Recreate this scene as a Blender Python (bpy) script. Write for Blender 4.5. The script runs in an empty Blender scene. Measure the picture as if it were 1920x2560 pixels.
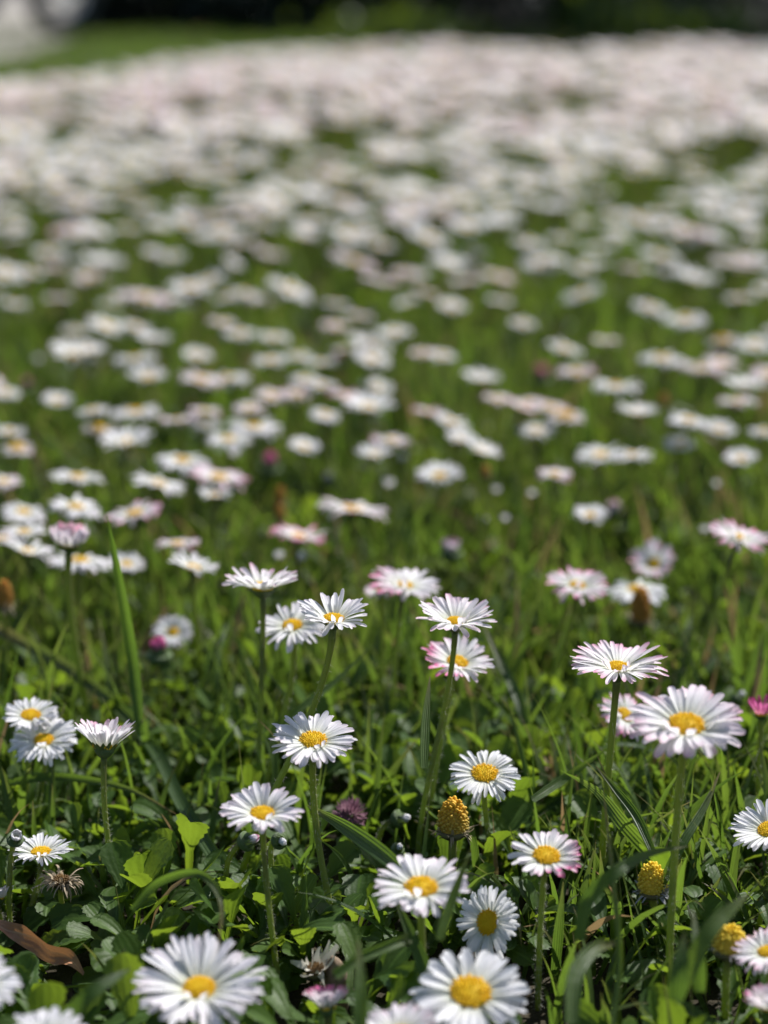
import bpy, math
import numpy as np
from mathutils import Vector, Quaternion
C = bpy.context.scene
COL = C.collection
rad = math.radians

# ------------------------------------------------------------------ camera, sky, sun, exposure
PITCH = rad(16.9); CAMH = 0.345; F = 5543.0
cd = bpy.data.cameras.new('camera'); cam = bpy.data.objects.new('camera', cd); COL.objects.link(cam)
cam.location = (0, 0, CAMH); cam.rotation_euler = (rad(90)-PITCH, 0, 0)
cd.sensor_fit = 'HORIZONTAL'; cd.sensor_width = 36; cd.lens = 36*F/1920
cd.clip_start = 0.01; cd.clip_end = 500
cd.dof.use_dof = True; cd.dof.focus_distance = 0.715; cd.dof.aperture_fstop = 8.5
C.camera = cam
SUN_EL = 47; SUN_AZ = 42            # azimuth measured from +Y towards +X
w = bpy.data.worlds.new('World'); C.world = w; w.use_nodes = True
nt = w.node_tree; bg = nt.nodes['Background']
sky = nt.nodes.new('ShaderNodeTexSky'); sky.sky_type = 'NISHITA'; sky.sun_disc = False
sky.sun_elevation = rad(SUN_EL); sky.sun_rotation = rad(SUN_AZ)
nt.links.new(sky.outputs[0], bg.inputs[0]); bg.inputs[1].default_value = 0.085
sl = bpy.data.lights.new('sun', 'SUN'); sl.energy = 5.0; sl.angle = rad(0.5); sl.color = (1.0, .975, .94)
so = bpy.data.objects.new('sun', sl); COL.objects.link(so)
sd = Vector((math.sin(rad(SUN_AZ))*math.cos(rad(SUN_EL)), math.cos(rad(SUN_AZ))*math.cos(rad(SUN_EL)), math.sin(rad(SUN_EL))))
so.rotation_euler = sd.to_track_quat('Z', 'Y').to_euler()
C.view_settings.view_transform = 'Standard'; C.view_settings.look = 'None'
C.view_settings.gamma = 1; C.view_settings.exposure = 0.60
C.cycles.use_denoising = True
C.cycles.max_bounces = 8; C.cycles.transmission_bounces = 6; C.cycles.diffuse_bounces = 4
C.cycles.sample_clamp_indirect = 4

# ------------------------------------------------------------------ geometry of the view: photo pixel -> world
FW = np.array([0, math.cos(PITCH), -math.sin(PITCH)]); UP = np.array([0, math.sin(PITCH), math.cos(PITCH)]); RT = np.array([1., 0, 0])
CAM = np.array([0, 0, CAMH])
def ray(x, y): return FW + (x-960)/F*RT + (1280-y)/F*UP
def at_depth(x, y, d): return CAM + ray(x, y)*d
def at_height(x, y, h):
    r = ray(x, y); return CAM + r*((CAMH-h)/-r[2])
def project(p):
    q = np.asarray(p)-CAM; d = q@FW
    return 960+F*(q@RT)/d, 1280-F*(q@UP)/d, d

# ------------------------------------------------------------------ mesh helpers
class Buf:
    def __init__(s): s.v=[]; s.q=[]; s.t=[]; s.a=[]; s.n=0
    def add(s, v, q=None, t=None, a=None):
        v = np.asarray(v, float).reshape(-1,3); s.v.append(v)
        if q is not None and len(q): s.q.append(np.asarray(q).reshape(-1,4)+s.n)
        if t is not None and len(t): s.t.append(np.asarray(t).reshape(-1,3)+s.n)
        s.a.append(np.zeros((len(v),3)) if a is None else np.broadcast_to(np.asarray(a,float).reshape(-1,3),(len(v),3)).copy())
        s.n += len(v)
    def mesh(s, name, mat):
        m = bpy.data.meshes.new(name)
        v = np.concatenate(s.v); q = np.concatenate(s.q) if s.q else np.zeros((0,4),int); t = np.concatenate(s.t) if s.t else np.zeros((0,3),int)
        m.vertices.add(len(v)); m.vertices.foreach_set('co', v.ravel())
        m.loops.add(q.size+t.size); m.loops.foreach_set('vertex_index', np.concatenate([q.ravel(), t.ravel()]).astype(np.int32))
        m.polygons.add(len(q)+len(t))
        m.polygons.foreach_set('loop_start', np.concatenate([np.arange(len(q))*4, len(q)*4+np.arange(len(t))*3]).astype(np.int32))
        m.update(calc_edges=True)
        m.polygons.foreach_set('use_smooth', np.ones(len(q)+len(t), bool))
        at = m.attributes.new('k', 'FLOAT_VECTOR', 'POINT'); at.data.foreach_set('vector', np.concatenate(s.a).ravel())
        m.materials.append(mat); m.update(); return m
def obj(name, mesh, parent=None):
    o = bpy.data.objects.new(name, mesh); COL.objects.link(o); o.parent = parent; return o
def thing(name, label, cat, loc=(0,0,0), group=None):
    o = bpy.data.objects.new(name, None); COL.objects.link(o); o.location = loc
    o.empty_display_size = .005
    o['label'] = label; o['category'] = cat
    if group: o['group'] = group
    return o
def tag(o, label, cat, group=None, kind=None):
    o['label'] = label; o['category'] = cat
    if group: o['group'] = group
    if kind: o['kind'] = kind
    return o
def grid_quads(nu, nv):       # nu along, nv across (vertex counts)
    i, j = np.meshgrid(np.arange(nu-1), np.arange(nv-1), indexing='ij'); b = (i*nv+j).ravel()
    return np.stack([b, b+1, b+nv+1, b+nv], 1)
def tube(buf, pts, rads, n=8, att=None, cap=True):
    pts = np.asarray(pts, float); m = len(pts); T = np.gradient(pts, axis=0); T /= np.linalg.norm(T,axis=1)[:,None]
    ref = np.array([1.,0,0]) if abs(T[0,0])<.8 else np.array([0,1.,0])
    U = np.cross(T, ref); U /= np.linalg.norm(U,axis=1)[:,None]; V = np.cross(T,U)
    an = np.arange(n)/n*2*math.pi; rads = np.broadcast_to(rads,(m,))
    v = pts[:,None]+rads[:,None,None]*(np.cos(an)[None,:,None]*U[:,None]+np.sin(an)[None,:,None]*V[:,None])
    q=[]
    for i in range(m-1):
        j = np.arange(n); k=(j+1)%n; q.append(np.stack([i*n+j,i*n+k,(i+1)*n+k,(i+1)*n+j],1))
    tt = np.linspace(0,1,m)
    a = np.zeros((m,n,3)); a[:,:,1]=tt[:,None]
    if att is not None: a[:,:,0]=att
    v = v.reshape(-1,3); a=a.reshape(-1,3); tr=None
    if cap:
        v = np.vstack([v, pts[0], pts[-1]]); a = np.vstack([a, a[0], a[-1]])
        j=np.arange(n); k=(j+1)%n
        tr = np.vstack([np.stack([np.full(n,m*n),k,j],1), np.stack([np.full(n,m*n+1),(m-1)*n+j,(m-1)*n+k],1)])
    buf.add(v, np.concatenate(q), tr, a)
def bez(p0,p1,p2,p3,n):
    t=np.linspace(0,1,n)[:,None]
    return (1-t)**3*p0+3*(1-t)**2*t*p1+3*(1-t)*t*t*p2+t**3*p3
def spline(pts, n):
    P=np.asarray(pts,float); P=np.vstack([2*P[0]-P[1],P,2*P[-1]-P[-2]]); m=len(P)-3; out=[]
    for s in np.linspace(0,m-1e-6,n):
        i=int(s); t=s-i; a,b,c,d=P[i:i+4]
        out.append(.5*((2*b)+(-a+c)*t+(2*a-5*b+4*c-d)*t*t+(-a+3*b-3*c+d)*t**3))
    return np.array(out)

# ------------------------------------------------------------------ materials
def newmat(name):
    m = bpy.data.materials.new(name); m.use_nodes=True; n=m.node_tree; n.nodes.clear(); return m, n
class N:
    def __init__(s,n): s.n=n
    def __call__(s, typ, ins={}, **kw):
        d = s.n.nodes.new(typ)
        for k,v in kw.items(): setattr(d,k,v)
        for k,v in ins.items():
            if isinstance(v, bpy.types.NodeSocket): s.n.links.new(v, d.inputs[k])
            else: d.inputs[k].default_value = v
        return d
    def mix(s, f, a, b, bt='MIX'):
        d = s('ShaderNodeMix', data_type='RGBA', blend_type=bt)
        for k,v in ((0,f),(6,a),(7,b)):
            if isinstance(v, bpy.types.NodeSocket): s.n.links.new(v, d.inputs[k])
            else: d.inputs[k].default_value = v if k==0 else (*v,1)
        return d.outputs[2]
    def math(s, op, a, b=0.0, c=0.0, clamp=False):
        d = s('ShaderNodeMath', operation=op, use_clamp=clamp)
        for k,v in ((0,a),(1,b),(2,c)):
            if isinstance(v, bpy.types.NodeSocket): s.n.links.new(v, d.inputs[k])
            else: d.inputs[k].default_value = v
        return d.outputs[0]
    def ramp(s, f, stops):
        d = s('ShaderNodeValToRGB', {0:f}); e=d.color_ramp.elements
        while len(e)<len(stops): e.new(.5)
        for el,(p,c) in zip(e,stops): el.position=p; el.color=(*c,1)
        return d.outputs[0]
    def attr(s):
        a = s('ShaderNodeAttribute', attribute_name='k'); x = s('ShaderNodeSeparateXYZ', {0:a.outputs['Vector']}); return x.outputs
    def out(s, sh): s('ShaderNodeOutputMaterial', {0:sh})
def noise(g, scale, detail=3, vec=None, rough=.5):
    ins={'Scale':scale,'Detail':detail,'Roughness':rough}
    co = vec if vec is not None else g('ShaderNodeTexCoord').outputs['Object']
    ins['Vector']=co
    return g('ShaderNodeTexNoise', ins).outputs['Fac']
def thin(g, col, tcol, rough, tr, spec=.5, bump=None, coat=0):
    ins={'Base Color':col,'Roughness':rough,'Specular IOR Level':spec}
    if bump is not None: ins['Normal']=bump
    p=g('ShaderNodeBsdfPrincipled',ins)
    ti={'Color':tcol}
    if bump is not None: ti['Normal']=bump
    t=g('ShaderNodeBsdfTranslucent',ti)
    return g('ShaderNodeMixShader',{0:tr,1:p.outputs[0],2:t.outputs[0]}).outputs[0]

def petal_mat(name='petal',body=(.84,.83,.85),foot=(.72,.76,.54),pig=(.72,.13,.34)):
    m,n=newmat(name); g=N(n); k=g.attr()
    back = g('ShaderNodeNewGeometry').outputs['Backfacing']
    # pigment: k.x pink level of this petal, k.y along, k.z across
    tip = g.math('POWER', k[1], 3.2)
    bk = g.math('MULTIPLY_ADD', back, .88, .12)
    f = g.math('MULTIPLY', g.math('MULTIPLY', g.math('MULTIPLY', k[0], tip), bk), 1.05, clamp=True)
    base = g.mix(g.math('POWER', g.math('SUBTRACT',1.0,k[1]), 3.0), body, foot)
    col = g.mix(f, base, pig)
    fine = g.math('SINE', g.math('MULTIPLY', k[2], 18.0))
    wn = noise(g, 3.5, 3)
    hgt = g.math('MULTIPLY_ADD', fine, .15, wn)
    b = g('ShaderNodeBump', {'Strength':.15,'Distance':.02,'Height':hgt}).outputs[0]
    g.out(thin(g, col, g.mix(.5,col,(.84,.82,.82) if name=='petal' else body), .45, .46, .3, b)); return m
def disc_mat(name, top, side, rough=.6):
    m,n=newmat(name); g=N(n); k=g.attr()
    c=g.mix(k[1], side, top); c=g.mix(g.math('MULTIPLY',k[0],.55), c, tuple(x*.7 for x in top))
    g.out(thin(g,c,c,rough,.25,.3)); return m
def green_mat(name, dark, light, trc, tr=.42, rough=.38, dry=None, spec=.5, scale=120, vein=.0, bumpd=.0006):
    m,n=newmat(name); g=N(n); k=g.attr()
    nz=noise(g, scale, 3)
    c=g.mix(k[0], dark, light)
    c=g.mix(g.math('MULTIPLY',nz,.5), c, tuple(x*.5 for x in dark))
    if vein:
        mid=g.math('SUBTRACT',1.0,g.math('MULTIPLY',g.math('ABSOLUTE',k[2]),7.0),clamp=True)
        c=g.mix(g.math('MULTIPLY',mid,vein), c, tuple(min(1,x*2.2) for x in light))
    t=g.mix(g.math('MULTIPLY_ADD',nz,.6,0.0), trc, tuple(x*.6 for x in trc))
    t=g.mix(g.math('MULTIPLY',k[0],.6), t, (trc[0]*1.35,trc[1]*1.1,trc[2]))
    if dry is not None:
        f=g.math('GREATER_THAN',k[0],.955)
        c=g.mix(f,c,dry); t=g.mix(f,t,dry)
    if dry is not None:
        tf=g.math('MULTIPLY',g.math('POWER',k[1],5.0),g.math('MULTIPLY_ADD',noise(g,22,1),3.0,-1.1,clamp=True),clamp=True); c=g.mix(tf,c,dry); t=g.mix(tf,t,dry)
    rib=g.math('SINE',g.math('MULTIPLY',k[2],14.0))
    h=g.math('MULTIPLY_ADD',rib,.25,noise(g,scale*6,2))
    b=g('ShaderNodeBump',{'Strength':.5,'Distance':bumpd,'Height':h}).outputs[0]
    g.out(thin(g,c,t,rough,tr,spec,b)); return m
def stem_mat():
    m,n=newmat('stem'); g=N(n); k=g.attr()
    c=g.ramp(k[1], [(0,(.25,.32,.06)),(.55,(.25,.29,.075)),(.9,(.15,.14,.065)),(1,(.08,.09,.035))])
    c=g.mix(g.math('MULTIPLY',noise(g,400,2),.35), c, (.14,.11,.05))
    c=g.mix(k[0], c, (.5,.5,.42))
    g.out(thin(g,c,g.mix(k[0],(.36,.46,.06),(.8,.8,.7)),.5,.45,.3)); return m
def plain(name, col, rough=.8, var=.3, scale=200, trans=0, spec=.3):
    m,n=newmat(name); g=N(n)
    c=g.mix(g.math('MULTIPLY',noise(g,scale,4),var*2,clamp=True), col, tuple(x*.35 for x in col))
    if trans: g.out(thin(g,c,c,rough,trans,spec))
    else: g.out(g('ShaderNodeBsdfPrincipled',{'Base Color':c,'Roughness':rough,'Specular IOR Level':spec}).outputs[0])
    return m
M_PET=petal_mat(); M_MAG=petal_mat('magenta_petal',(.62,.16,.36),(.70,.45,.45),(.55,.05,.22))
M_DISC=disc_mat('disc_yellow',(.90,.66,.02),(.88,.52,.01))
M_CONE=disc_mat('cone_yellow',(.93,.66,.03),(.66,.54,.10))
M_CONEM=disc_mat('cone_amber',(.88,.50,.03),(.45,.38,.09))
M_CONEO=disc_mat('cone_ochre',(.62,.27,.03),(.25,.17,.04))
M_CAL=green_mat('calyx',(.085,.14,.04),(.14,.21,.06),(.16,.26,.04),.15,.5)
M_STEM=stem_mat()
M_GRASS=green_mat('grass_blade',(.038,.078,.020),(.090,.142,.038),(.165,.29,.030),.42,.44,(.30,.20,.09),.27,40)
M_LEAF=green_mat('daisy_leaf',(.042,.088,.016),(.080,.140,.028),(.22,.35,.024),.42,.50,None,.22,90,.35,bumpd=.0003)
M_DRY=plain('dried_petal',(.42,.34,.22),.8,.4,300,.2)
M_BROWN=green_mat('dead_leaf',(.42,.20,.10),(.60,.33,.18),(.5,.25,.10),.15,.55,None,.4,260,.25,.0003)
M_CLOV=plain('clover_floret',(.42,.22,.28),.7,.5,500,.25)
M_SOIL=plain('soil',(.045,.036,.02),.95,.5,60)

# ------------------------------------------------------------------ flower parts (unit radius, +Z up)
def petals_mesh(seed, npet=52, cup=10, droop=-14, r0=.2, pink=.3, wid=.13, nu=12, nv=5, jit=1., curls=0, curl_az=-90, layers=2, lenj=.07, pinkaz=None, span=None, tilt_cup=None, mat=None):
    R=np.random.default_rng(seed); b=Buf(); q=grid_quads(nu,nv); npet=int(npet*1.34) if npet>=34 and nu>8 else npet
    t=1-(1-np.linspace(0,1,nu))**1.7; v=np.linspace(-1,1,nv); dt=np.diff(t)
    prof=(.40+.60*np.clip(t/.6,0,1)**.9)*np.where(t>.80,np.sqrt(np.clip(1-((t-.80)/.205)**2,.02,1)),1)
    for i in range(npet+curls):
        cu=i>=npet
        if cu: az=rad(curl_az+R.uniform(-70,70)); L=(1-r0)*R.uniform(.28,.5); th0=rad(R.uniform(35,65)); th1=rad(R.uniform(0,45)); W=wid*R.uniform(1,1.3); rr=r0*1.35
        else:
            lay=i%layers
            az=2*math.pi*(i+R.uniform(-.3,.3)*jit)/npet
            if span is not None and not (span[0]<= (math.degrees(az)%360) <=span[1]): continue
            if R.uniform()<.035: continue
            L=(1-r0)*(1+R.normal(0,lenj))*(1-.04*lay); th0=rad(cup+7*lay+R.normal(0,5)*jit); th1=rad(droop+R.normal(0,11)*jit); W=wid*1.04*R.uniform(.85,1.15); rr=r0
            if tilt_cup is not None: th0+=rad(tilt_cup[0])*max(0,math.cos(az-rad(tilt_cup[1])))
        bend=R.normal(0,.05)*jit; tw=R.normal(0,.22)*jit
        th=th0+th1*t; ds=L*dt
        r=rr+np.concatenate([[0],np.cumsum(np.cos(th[:-1])*ds)]); z=np.concatenate([[0],np.cumsum(np.sin(th[:-1])*ds)])+.012*(i%layers)
        side=bend*t*t
        er=np.array([math.cos(az),math.sin(az),0]); el=np.array([-math.sin(az),math.cos(az),0]); ez=np.array([0,0,1.])
        Nn=-np.sin(th)[:,None]*er+np.cos(th)[:,None]*ez
        roll=tw*t; lat=np.cos(roll)[:,None]*el+np.sin(roll)[:,None]*Nn; nn=np.cos(roll)[:,None]*Nn-np.sin(roll)[:,None]*el
        c=r[:,None]*er+z[:,None]*ez+side[:,None]*el
        notch=np.zeros((nu,nv)); notch[-1]=-.02*(1-np.abs(v))*R.uniform(0,1.4)
        h=(.13*v**2+.045*np.cos(v*math.pi*2.0))[None,:]*(W*prof)[:,None]
        P=c[:,None]+(v[None,:,None]*(W*.5*prof)[:,None,None])*lat[:,None]+h[:,:,None]*nn[:,None]+notch[:,:,None]*er
        pk=pink*R.uniform(.3,1.5)
        if pinkaz is not None: pk*= .25+2.2*max(0,math.cos(az-rad(pinkaz)))
        if cu: pk=max(pk*1.6,.0)
        a=np.zeros((nu,nv,3)); a[:,:,0]=min(pk,1.6); a[:,:,1]=t[:,None]; a[:,:,2]=v[None,:]
        b.add(P,q,a=a)
    return b.mesh('petal_ring',mat or M_PET)
def florets(b, N_, fn, size, n=5, seed=0, hgt=1.6, jit=.15, sv=(.8,1.15)):
    """small bumps laid by the golden angle on a surface of revolution fn(u)->(r,z,nr,nz)"""
    R=np.random.default_rng(seed)
    for i in range(N_):
        u=(i+.5)/N_; r,z,nr,nz,s=fn(u); az=i*2.39996+R.uniform(-.05,.05)
        er=np.array([math.cos(az),math.sin(az),0]); c=er*r+np.array([0,0,z]); nrm=er*nr+np.array([0,0,nz]); nrm/=np.linalg.norm(nrm)
        nrm=nrm+R.normal(0,jit,3); nrm/=np.linalg.norm(nrm)
        a1=np.cross(nrm,[.3,.1,.9]); a1/=np.linalg.norm(a1); a2=np.cross(nrm,a1); s_=size*s*R.uniform(*sv); h=s_*hgt*R.uniform(.7,1.2)
        an=np.arange(n)/n*2*math.pi+R.uniform(0,6)
        ring=np.cos(an)[:,None]*a1+np.sin(an)[:,None]*a2
        v=np.vstack([c-nrm*s_*.6+ring*s_*.75, c+nrm*h*.55+ring*s_*.9, c+nrm*h+ring*s_*.45, (c+nrm*h*1.05)[None]])
        j=np.arange(n);k=(j+1)%n
        q=np.vstack([np.stack([j,k,n+k,n+j],1),np.stack([n+j,n+k,2*n+k,2*n+j],1)])
        tr=np.stack([2*n+j,2*n+k,np.full(n,3*n)],1)
        a=np.zeros((3*n+1,3)); a[:n,0]=1; a[:,1]=1-u; a[:,0]+=R.uniform(0,.35)
        b.add(v,q,tr,a)
def revolve(b, prof, n=20, a=(0,.5,0)):
    pr=np.asarray(prof,float); an=np.arange(n)/n*2*math.pi; m=len(pr)
    v=np.stack([pr[:,0][:,None]*np.cos(an),pr[:,0][:,None]*np.sin(an),np.repeat(pr[:,1][:,None],n,1)],2)
    q=[]
    for i in range(m-1):
        j=np.arange(n);k=(j+1)%n; q.append(np.stack([i*n+j,i*n+k,(i+1)*n+k,(i+1)*n+j],1))
    b.add(v,np.concatenate(q),a=a)
def disc_mesh(seed, rd=.27, h=.10, Nf=120, lod=0):
    b=Buf()
    pr=[(rd*math.cos(t)*1.0, h*math.sin(t)+.015) for t in np.linspace(0,math.pi/2*.999,7)]
    revolve(b, [(rd*.9,-.05)]+pr, 20 if not lod else 12, (.4,.7,0))
    if Nf:
        def fn(u):
            r=rd*math.sqrt(u); c=math.sqrt(max(0,1-u)); return r, h*c+.015, (r/rd)*h/rd*1.4, max(c,.25), .8+.35*u
        florets(b,Nf,fn,rd*.92/math.sqrt(Nf),5,seed,1.9)
    return b.mesh('flower_disc',M_DISC)
def calyx_mesh(seed, r=.26, depth=.26, nb=13, up=14, L=.30, closed=0, mat=None):
    b=Buf(); R=np.random.default_rng(seed)
    revolve(b,[(.035,-depth*1.15),(.07,-depth*1.05),(r*.62,-depth*.8),(r*.92,-depth*.42),(r,-.03),(r*.6,.0)],16,(.3,.3,0))
    nu=6; t=np.linspace(0,1,nu); v=np.linspace(-1,1,3); q=grid_quads(nu,3)
    for i in range(nb):
        az=2*math.pi*(i+R.uniform(-.2,.2))/nb; er=np.array([math.cos(az),math.sin(az),0]); el=np.array([-math.sin(az),math.cos(az),0]); ez=np.array([0,0,1.])
        th=rad(up+30)*(1-t)+rad(up+closed)*t+rad(R.normal(0,4)); ds=L/(nu-1)*R.uniform(.9,1.1)
        rr=r*.75+np.concatenate([[0],np.cumsum(np.cos(th[:-1])*ds)]); z=-depth*.62+np.concatenate([[0],np.cumsum(np.sin(th[:-1])*ds)])-.012
        W=.085*(np.sin(np.clip(t*.8+.25,0,1)*math.pi)**.7); W[-1]=.006
        nn=-np.sin(th)[:,None]*er+np.cos(th)[:,None]*ez
        P=(rr[:,None]*er+z[:,None]*ez)[:,None]+v[None,:,None]*W[:,None,None]*el+(v**2*.02)[None,:,None]*nn[:,None]
        a=np.zeros((nu,3,3)); a[:,:,0]=R.uniform(.1,.9); a[:,:,1]=t[:,None]; a[:,:,2]=v
        b.add(P,q,a=a)
    return b.mesh('calyx',mat or M_CAL)
def hair_stem(pts, r0, r1, hairs, seed, n=8):
    b=Buf(); m=len(pts); rads=np.linspace(r0,r1,m); rads[-2:]*=1.15
    tube(b,pts,rads,n)
    if hairs:
        R=np.random.default_rng(seed); T=np.gradient(pts,axis=0); T/=np.linalg.norm(T,axis=1)[:,None]
        for _ in range(hairs):
            s=R.beta(1.2,1.8)*(m-1.01); i=int(s); f=s-i; c=pts[i]*(1-f)+pts[i+1]*f; tt=T[i]
            d=R.normal(0,1,3); d-=tt*(d@tt); d/=np.linalg.norm(d); d2=d+tt*R.normal(.1,.45); d2/=np.linalg.norm(d2)
            L=R.uniform(.0007,.0019); k=np.cross(d2,tt); k/=np.linalg.norm(k); rr=rads[i]*.9
            mid=c+d*rr+d2*L*.5; tip=c+d*rr+d2*L+tt*R.normal(0,.0003); wd=.00004
            b.add(np.array([c+d*rr-k*wd,c+d*rr+k*wd,mid+k*wd*.8,mid-k*wd*.8,tip]),[[0,1,2,3]],[[3,2,4]],(1,s/(m-1),0))
    return b.mesh('stem',M_STEM)

def orient(a, bdeg):
    """face direction of a head: leaning a degrees towards the viewer's side, b degrees to +X"""
    return Vector((math.tan(rad(bdeg)), -math.tan(rad(a)), 1)).normalized()
PARTNAMES=('petal_ring','flower_disc','calyx')
def add_head(root, meshes, names, head, nrm, R_, spin=0):
    q=Vector((0,0,1)).rotation_difference(nrm) @ Quaternion((0,0,1),spin)
    for nm,me in zip(names,meshes):
        if me is None: continue
        o=obj(nm,me,root); o.location=Vector(head)-root.location; o.rotation_mode='QUATERNION'; o.rotation_quaternion=q; o.scale=(R_,)*3
def stem_curve(base, top, nrm, n=22, bow=0.):
    base=np.array(base); top=np.array(top); L=np.linalg.norm(top-base); nrm=np.array(nrm)
    p2=top-nrm*L*.35; p1=base+np.array([bow*L, 0, L*.33])+(top-base)*.05*np.array([1,1,0])
    return bez(base,p1,p2,top,n)

HERO=[]
def daisy(x,y,wpx,h=None,d=None,a=10,b=0,base=None,label='',name='daisy',cat='daisy',seed=None,npet=54,cup=11,droop=-15,pink=.25,curls=2,
          rd=.27,wid=.125,bow=0,hairs=220,rs=.00095,group='daisies in flower on the lawn',calkw={},dischk={},dk=None,meshes=None,names=PARTNAMES,nrmv=None,**kw):
    """x,y = centre of the disc in photo pixels, w = width across, h = height above ground or d = depth"""
    seed = seed if seed is not None else int(x*7+y*13)
    head = at_depth(x,y,d) if d else at_height(x,y,h)
    _,_,dep=project(head); R_=wpx/F*dep/2
    nrm=Vector(nrmv).normalized() if nrmv else orient(a,b)
    if base is not None: B=at_height(base[0],base[1],0.0)
    else: B=np.array([head[0]+0.002*math.sin(seed),head[1]+.004,0])
    B=B.copy(); B[2]=-.002
    root=thing(name,label,cat,B,group)
    ms=meshes or (petals_mesh(seed,npet,cup,droop,pink=pink,curls=curls,wid=wid,r0=rd*.8,**kw), disc_mesh(seed,rd,**(dk or {})), calyx_mesh(seed,r=rd*.95,**calkw))
    add_head(root,ms,names,head,nrm,R_)
    top=head-np.array(nrm)*R_*.2
    pts=stem_curve(B,top,nrm,24,bow)-B
    o=obj('stem',hair_stem(pts,rs*1.0,rs*.95,hairs,seed),root)
    HERO.append((x,y,dep,R_*2000,head[2]*1000)); return root

# ------------------------------------------------------------------ ground, path, far setting
def terrain():
    # soil sheet: fine bumps near the camera, one sheet out to the horizon
    xs=np.unique(np.concatenate([-np.geomspace(.6,150,22)[::-1], np.linspace(-.6,.6,61), np.geomspace(.6,150,22)]))
    ys=np.unique(np.concatenate([-np.geomspace(.1,60,14)[::-1], np.linspace(-.1,5,130), np.geomspace(5,180,18)]))
    X,Y=np.meshgrid(xs,ys,indexing='ij')
    fade=np.clip(1.5-np.hypot(X,Y-1.5)*.25,0,1)
    Z=(.0022*np.sin(X*41+1)*np.sin(Y*37)+.0012*np.sin(X*93)*np.cos(Y*88+2))*fade-.004
    b=Buf(); b.add(np.stack([X,Y,Z],2), grid_quads(len(xs),len(ys))[:, ::-1]); return b.mesh('ground',M_SOIL)
# far lawn reads green, the bed near by reads as soil between the leaves
def ground_mat():
    m,n=newmat('ground'); g=N(n); co=g('ShaderNodeTexCoord').outputs['Object']; s=g('ShaderNodeSeparateXYZ',{0:co}).outputs
    nz=noise(g,30,5,co); n2=noise(g,3,3,co)
    soil=g.mix(nz,(.05,.04,.025),(.02,.018,.01))
    lawn=g.mix(nz,(.05,.085,.02),(.03,.06,.012)); lawn=g.mix(g.math('MULTIPLY',n2,.4),lawn,(.10,.11,.03))
    f=g.math('MULTIPLY',g.math('SUBTRACT',s[1],3.2),2.0,clamp=True)
    c=g.mix(f,soil,lawn)
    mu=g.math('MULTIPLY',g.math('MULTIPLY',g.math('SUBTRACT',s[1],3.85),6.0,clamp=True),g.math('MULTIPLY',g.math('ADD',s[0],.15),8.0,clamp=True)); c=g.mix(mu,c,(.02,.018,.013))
    b=g('ShaderNodeBump',{'Strength':.8,'Distance':.004,'Height':noise(g,220,4,co)}).outputs[0]
    g.out(g('ShaderNodeBsdfPrincipled',{'Base Color':c,'Roughness':.95,'Specular IOR Level':.2,'Normal':b}).outputs[0]); return m
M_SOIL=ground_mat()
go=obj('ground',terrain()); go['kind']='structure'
M_PATH=newmat('path_gravel')[0]
g=N(M_PATH.node_tree); co=g('ShaderNodeTexCoord').outputs['Object']
vor=g('ShaderNodeTexVoronoi',{'Scale':170.0,'Vector':co})
pc=g.mix(g.math('MULTIPLY',noise(g,12,4,co),.6),(.31,.285,.25),(.22,.20,.175)); pc=g.mix(g.math('MULTIPLY',vor.outputs['Distance'],.5),pc,(.22,.20,.17))
g.out(g('ShaderNodeBsdfPrincipled',{'Base Color':pc,'Roughness':.9,'Normal':g('ShaderNodeBump',{'Strength':.6,'Distance':.003,'Height':vor.outputs['Distance']}).outputs[0]}).outputs[0])
b=Buf()
edge=[(-.50,3.72),(-.57,3.85),(-.575,4.1),(-.61,4.5),(-.665,5.0),(-.9,6.0),(-1.6,9.0),(-3,13)]
far =[(-3.0,3.30),(-3.2,3.85),(-3.6,4.3),(-4.0,5.0),(-4.3,5.6),(-4.6,7.0),(-6,10.0),(-9,15)]
edge[0]=(-.62,3.62)
rows=[]
for (ax,ay),(bx,by) in zip(far,edge):
    for i in range(9):
        f=i/8; rows.append((ax+(bx-ax)*f+.02*math.sin(i*3+ay*5),ay+(by-ay)*f+.02*math.sin(i*5+ay),.004))
b.add(rows,grid_quads(8,9)[:, ::-1]); po=obj('path',b.mesh('path',M_PATH)); po['kind']='structure'

# hedge foot behind the daisy bed: dark leaf mass with woody stems
def leafcards(b,P,R,s0,s1,att0=0,att1=1):
    n=len(P); az=R.uniform(0,2*math.pi,n); el=R.uniform(-.9,1.2,n); s=R.uniform(s0,s1,n)
    d=np.stack([np.cos(az)*np.cos(el),np.sin(az)*np.cos(el),np.sin(el)],1); u=np.cross(d,R.normal(0,1,(n,3))); u/=np.linalg.norm(u,axis=1)[:,None]; nn=np.cross(d,u)
    S=s[:,None]
    v=np.stack([P, P+d*S*.5+u*S*.27+nn*S*.06, P+d*S, P+d*S*.5-u*S*.27+nn*S*.06],1).reshape(-1,3)
    i=np.arange(n)*4; a=np.zeros((n,4,3)); a[:,:,0]=R.uniform(att0,att1,n)[:,None]; a[:,:,1]=[0,.5,1,.5]; a[:,:,2]=[0,1,0,-1]
    b.add(v,np.stack([i,i+1,i+2,i+3],1),a=a.reshape(-1,3))
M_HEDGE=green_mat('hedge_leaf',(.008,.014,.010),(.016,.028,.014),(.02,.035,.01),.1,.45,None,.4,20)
M_WEED=green_mat('weed_leaf',(.05,.10,.02),(.10,.17,.03),(.2,.3,.02),.35,.5,None,.4,30)
M_BARK=plain('bark',(.09,.065,.045),.9,.5,40)
R=np.random.default_rng(5)
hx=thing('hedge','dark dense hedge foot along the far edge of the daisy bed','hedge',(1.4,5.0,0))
b=Buf(); n=26000
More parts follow.
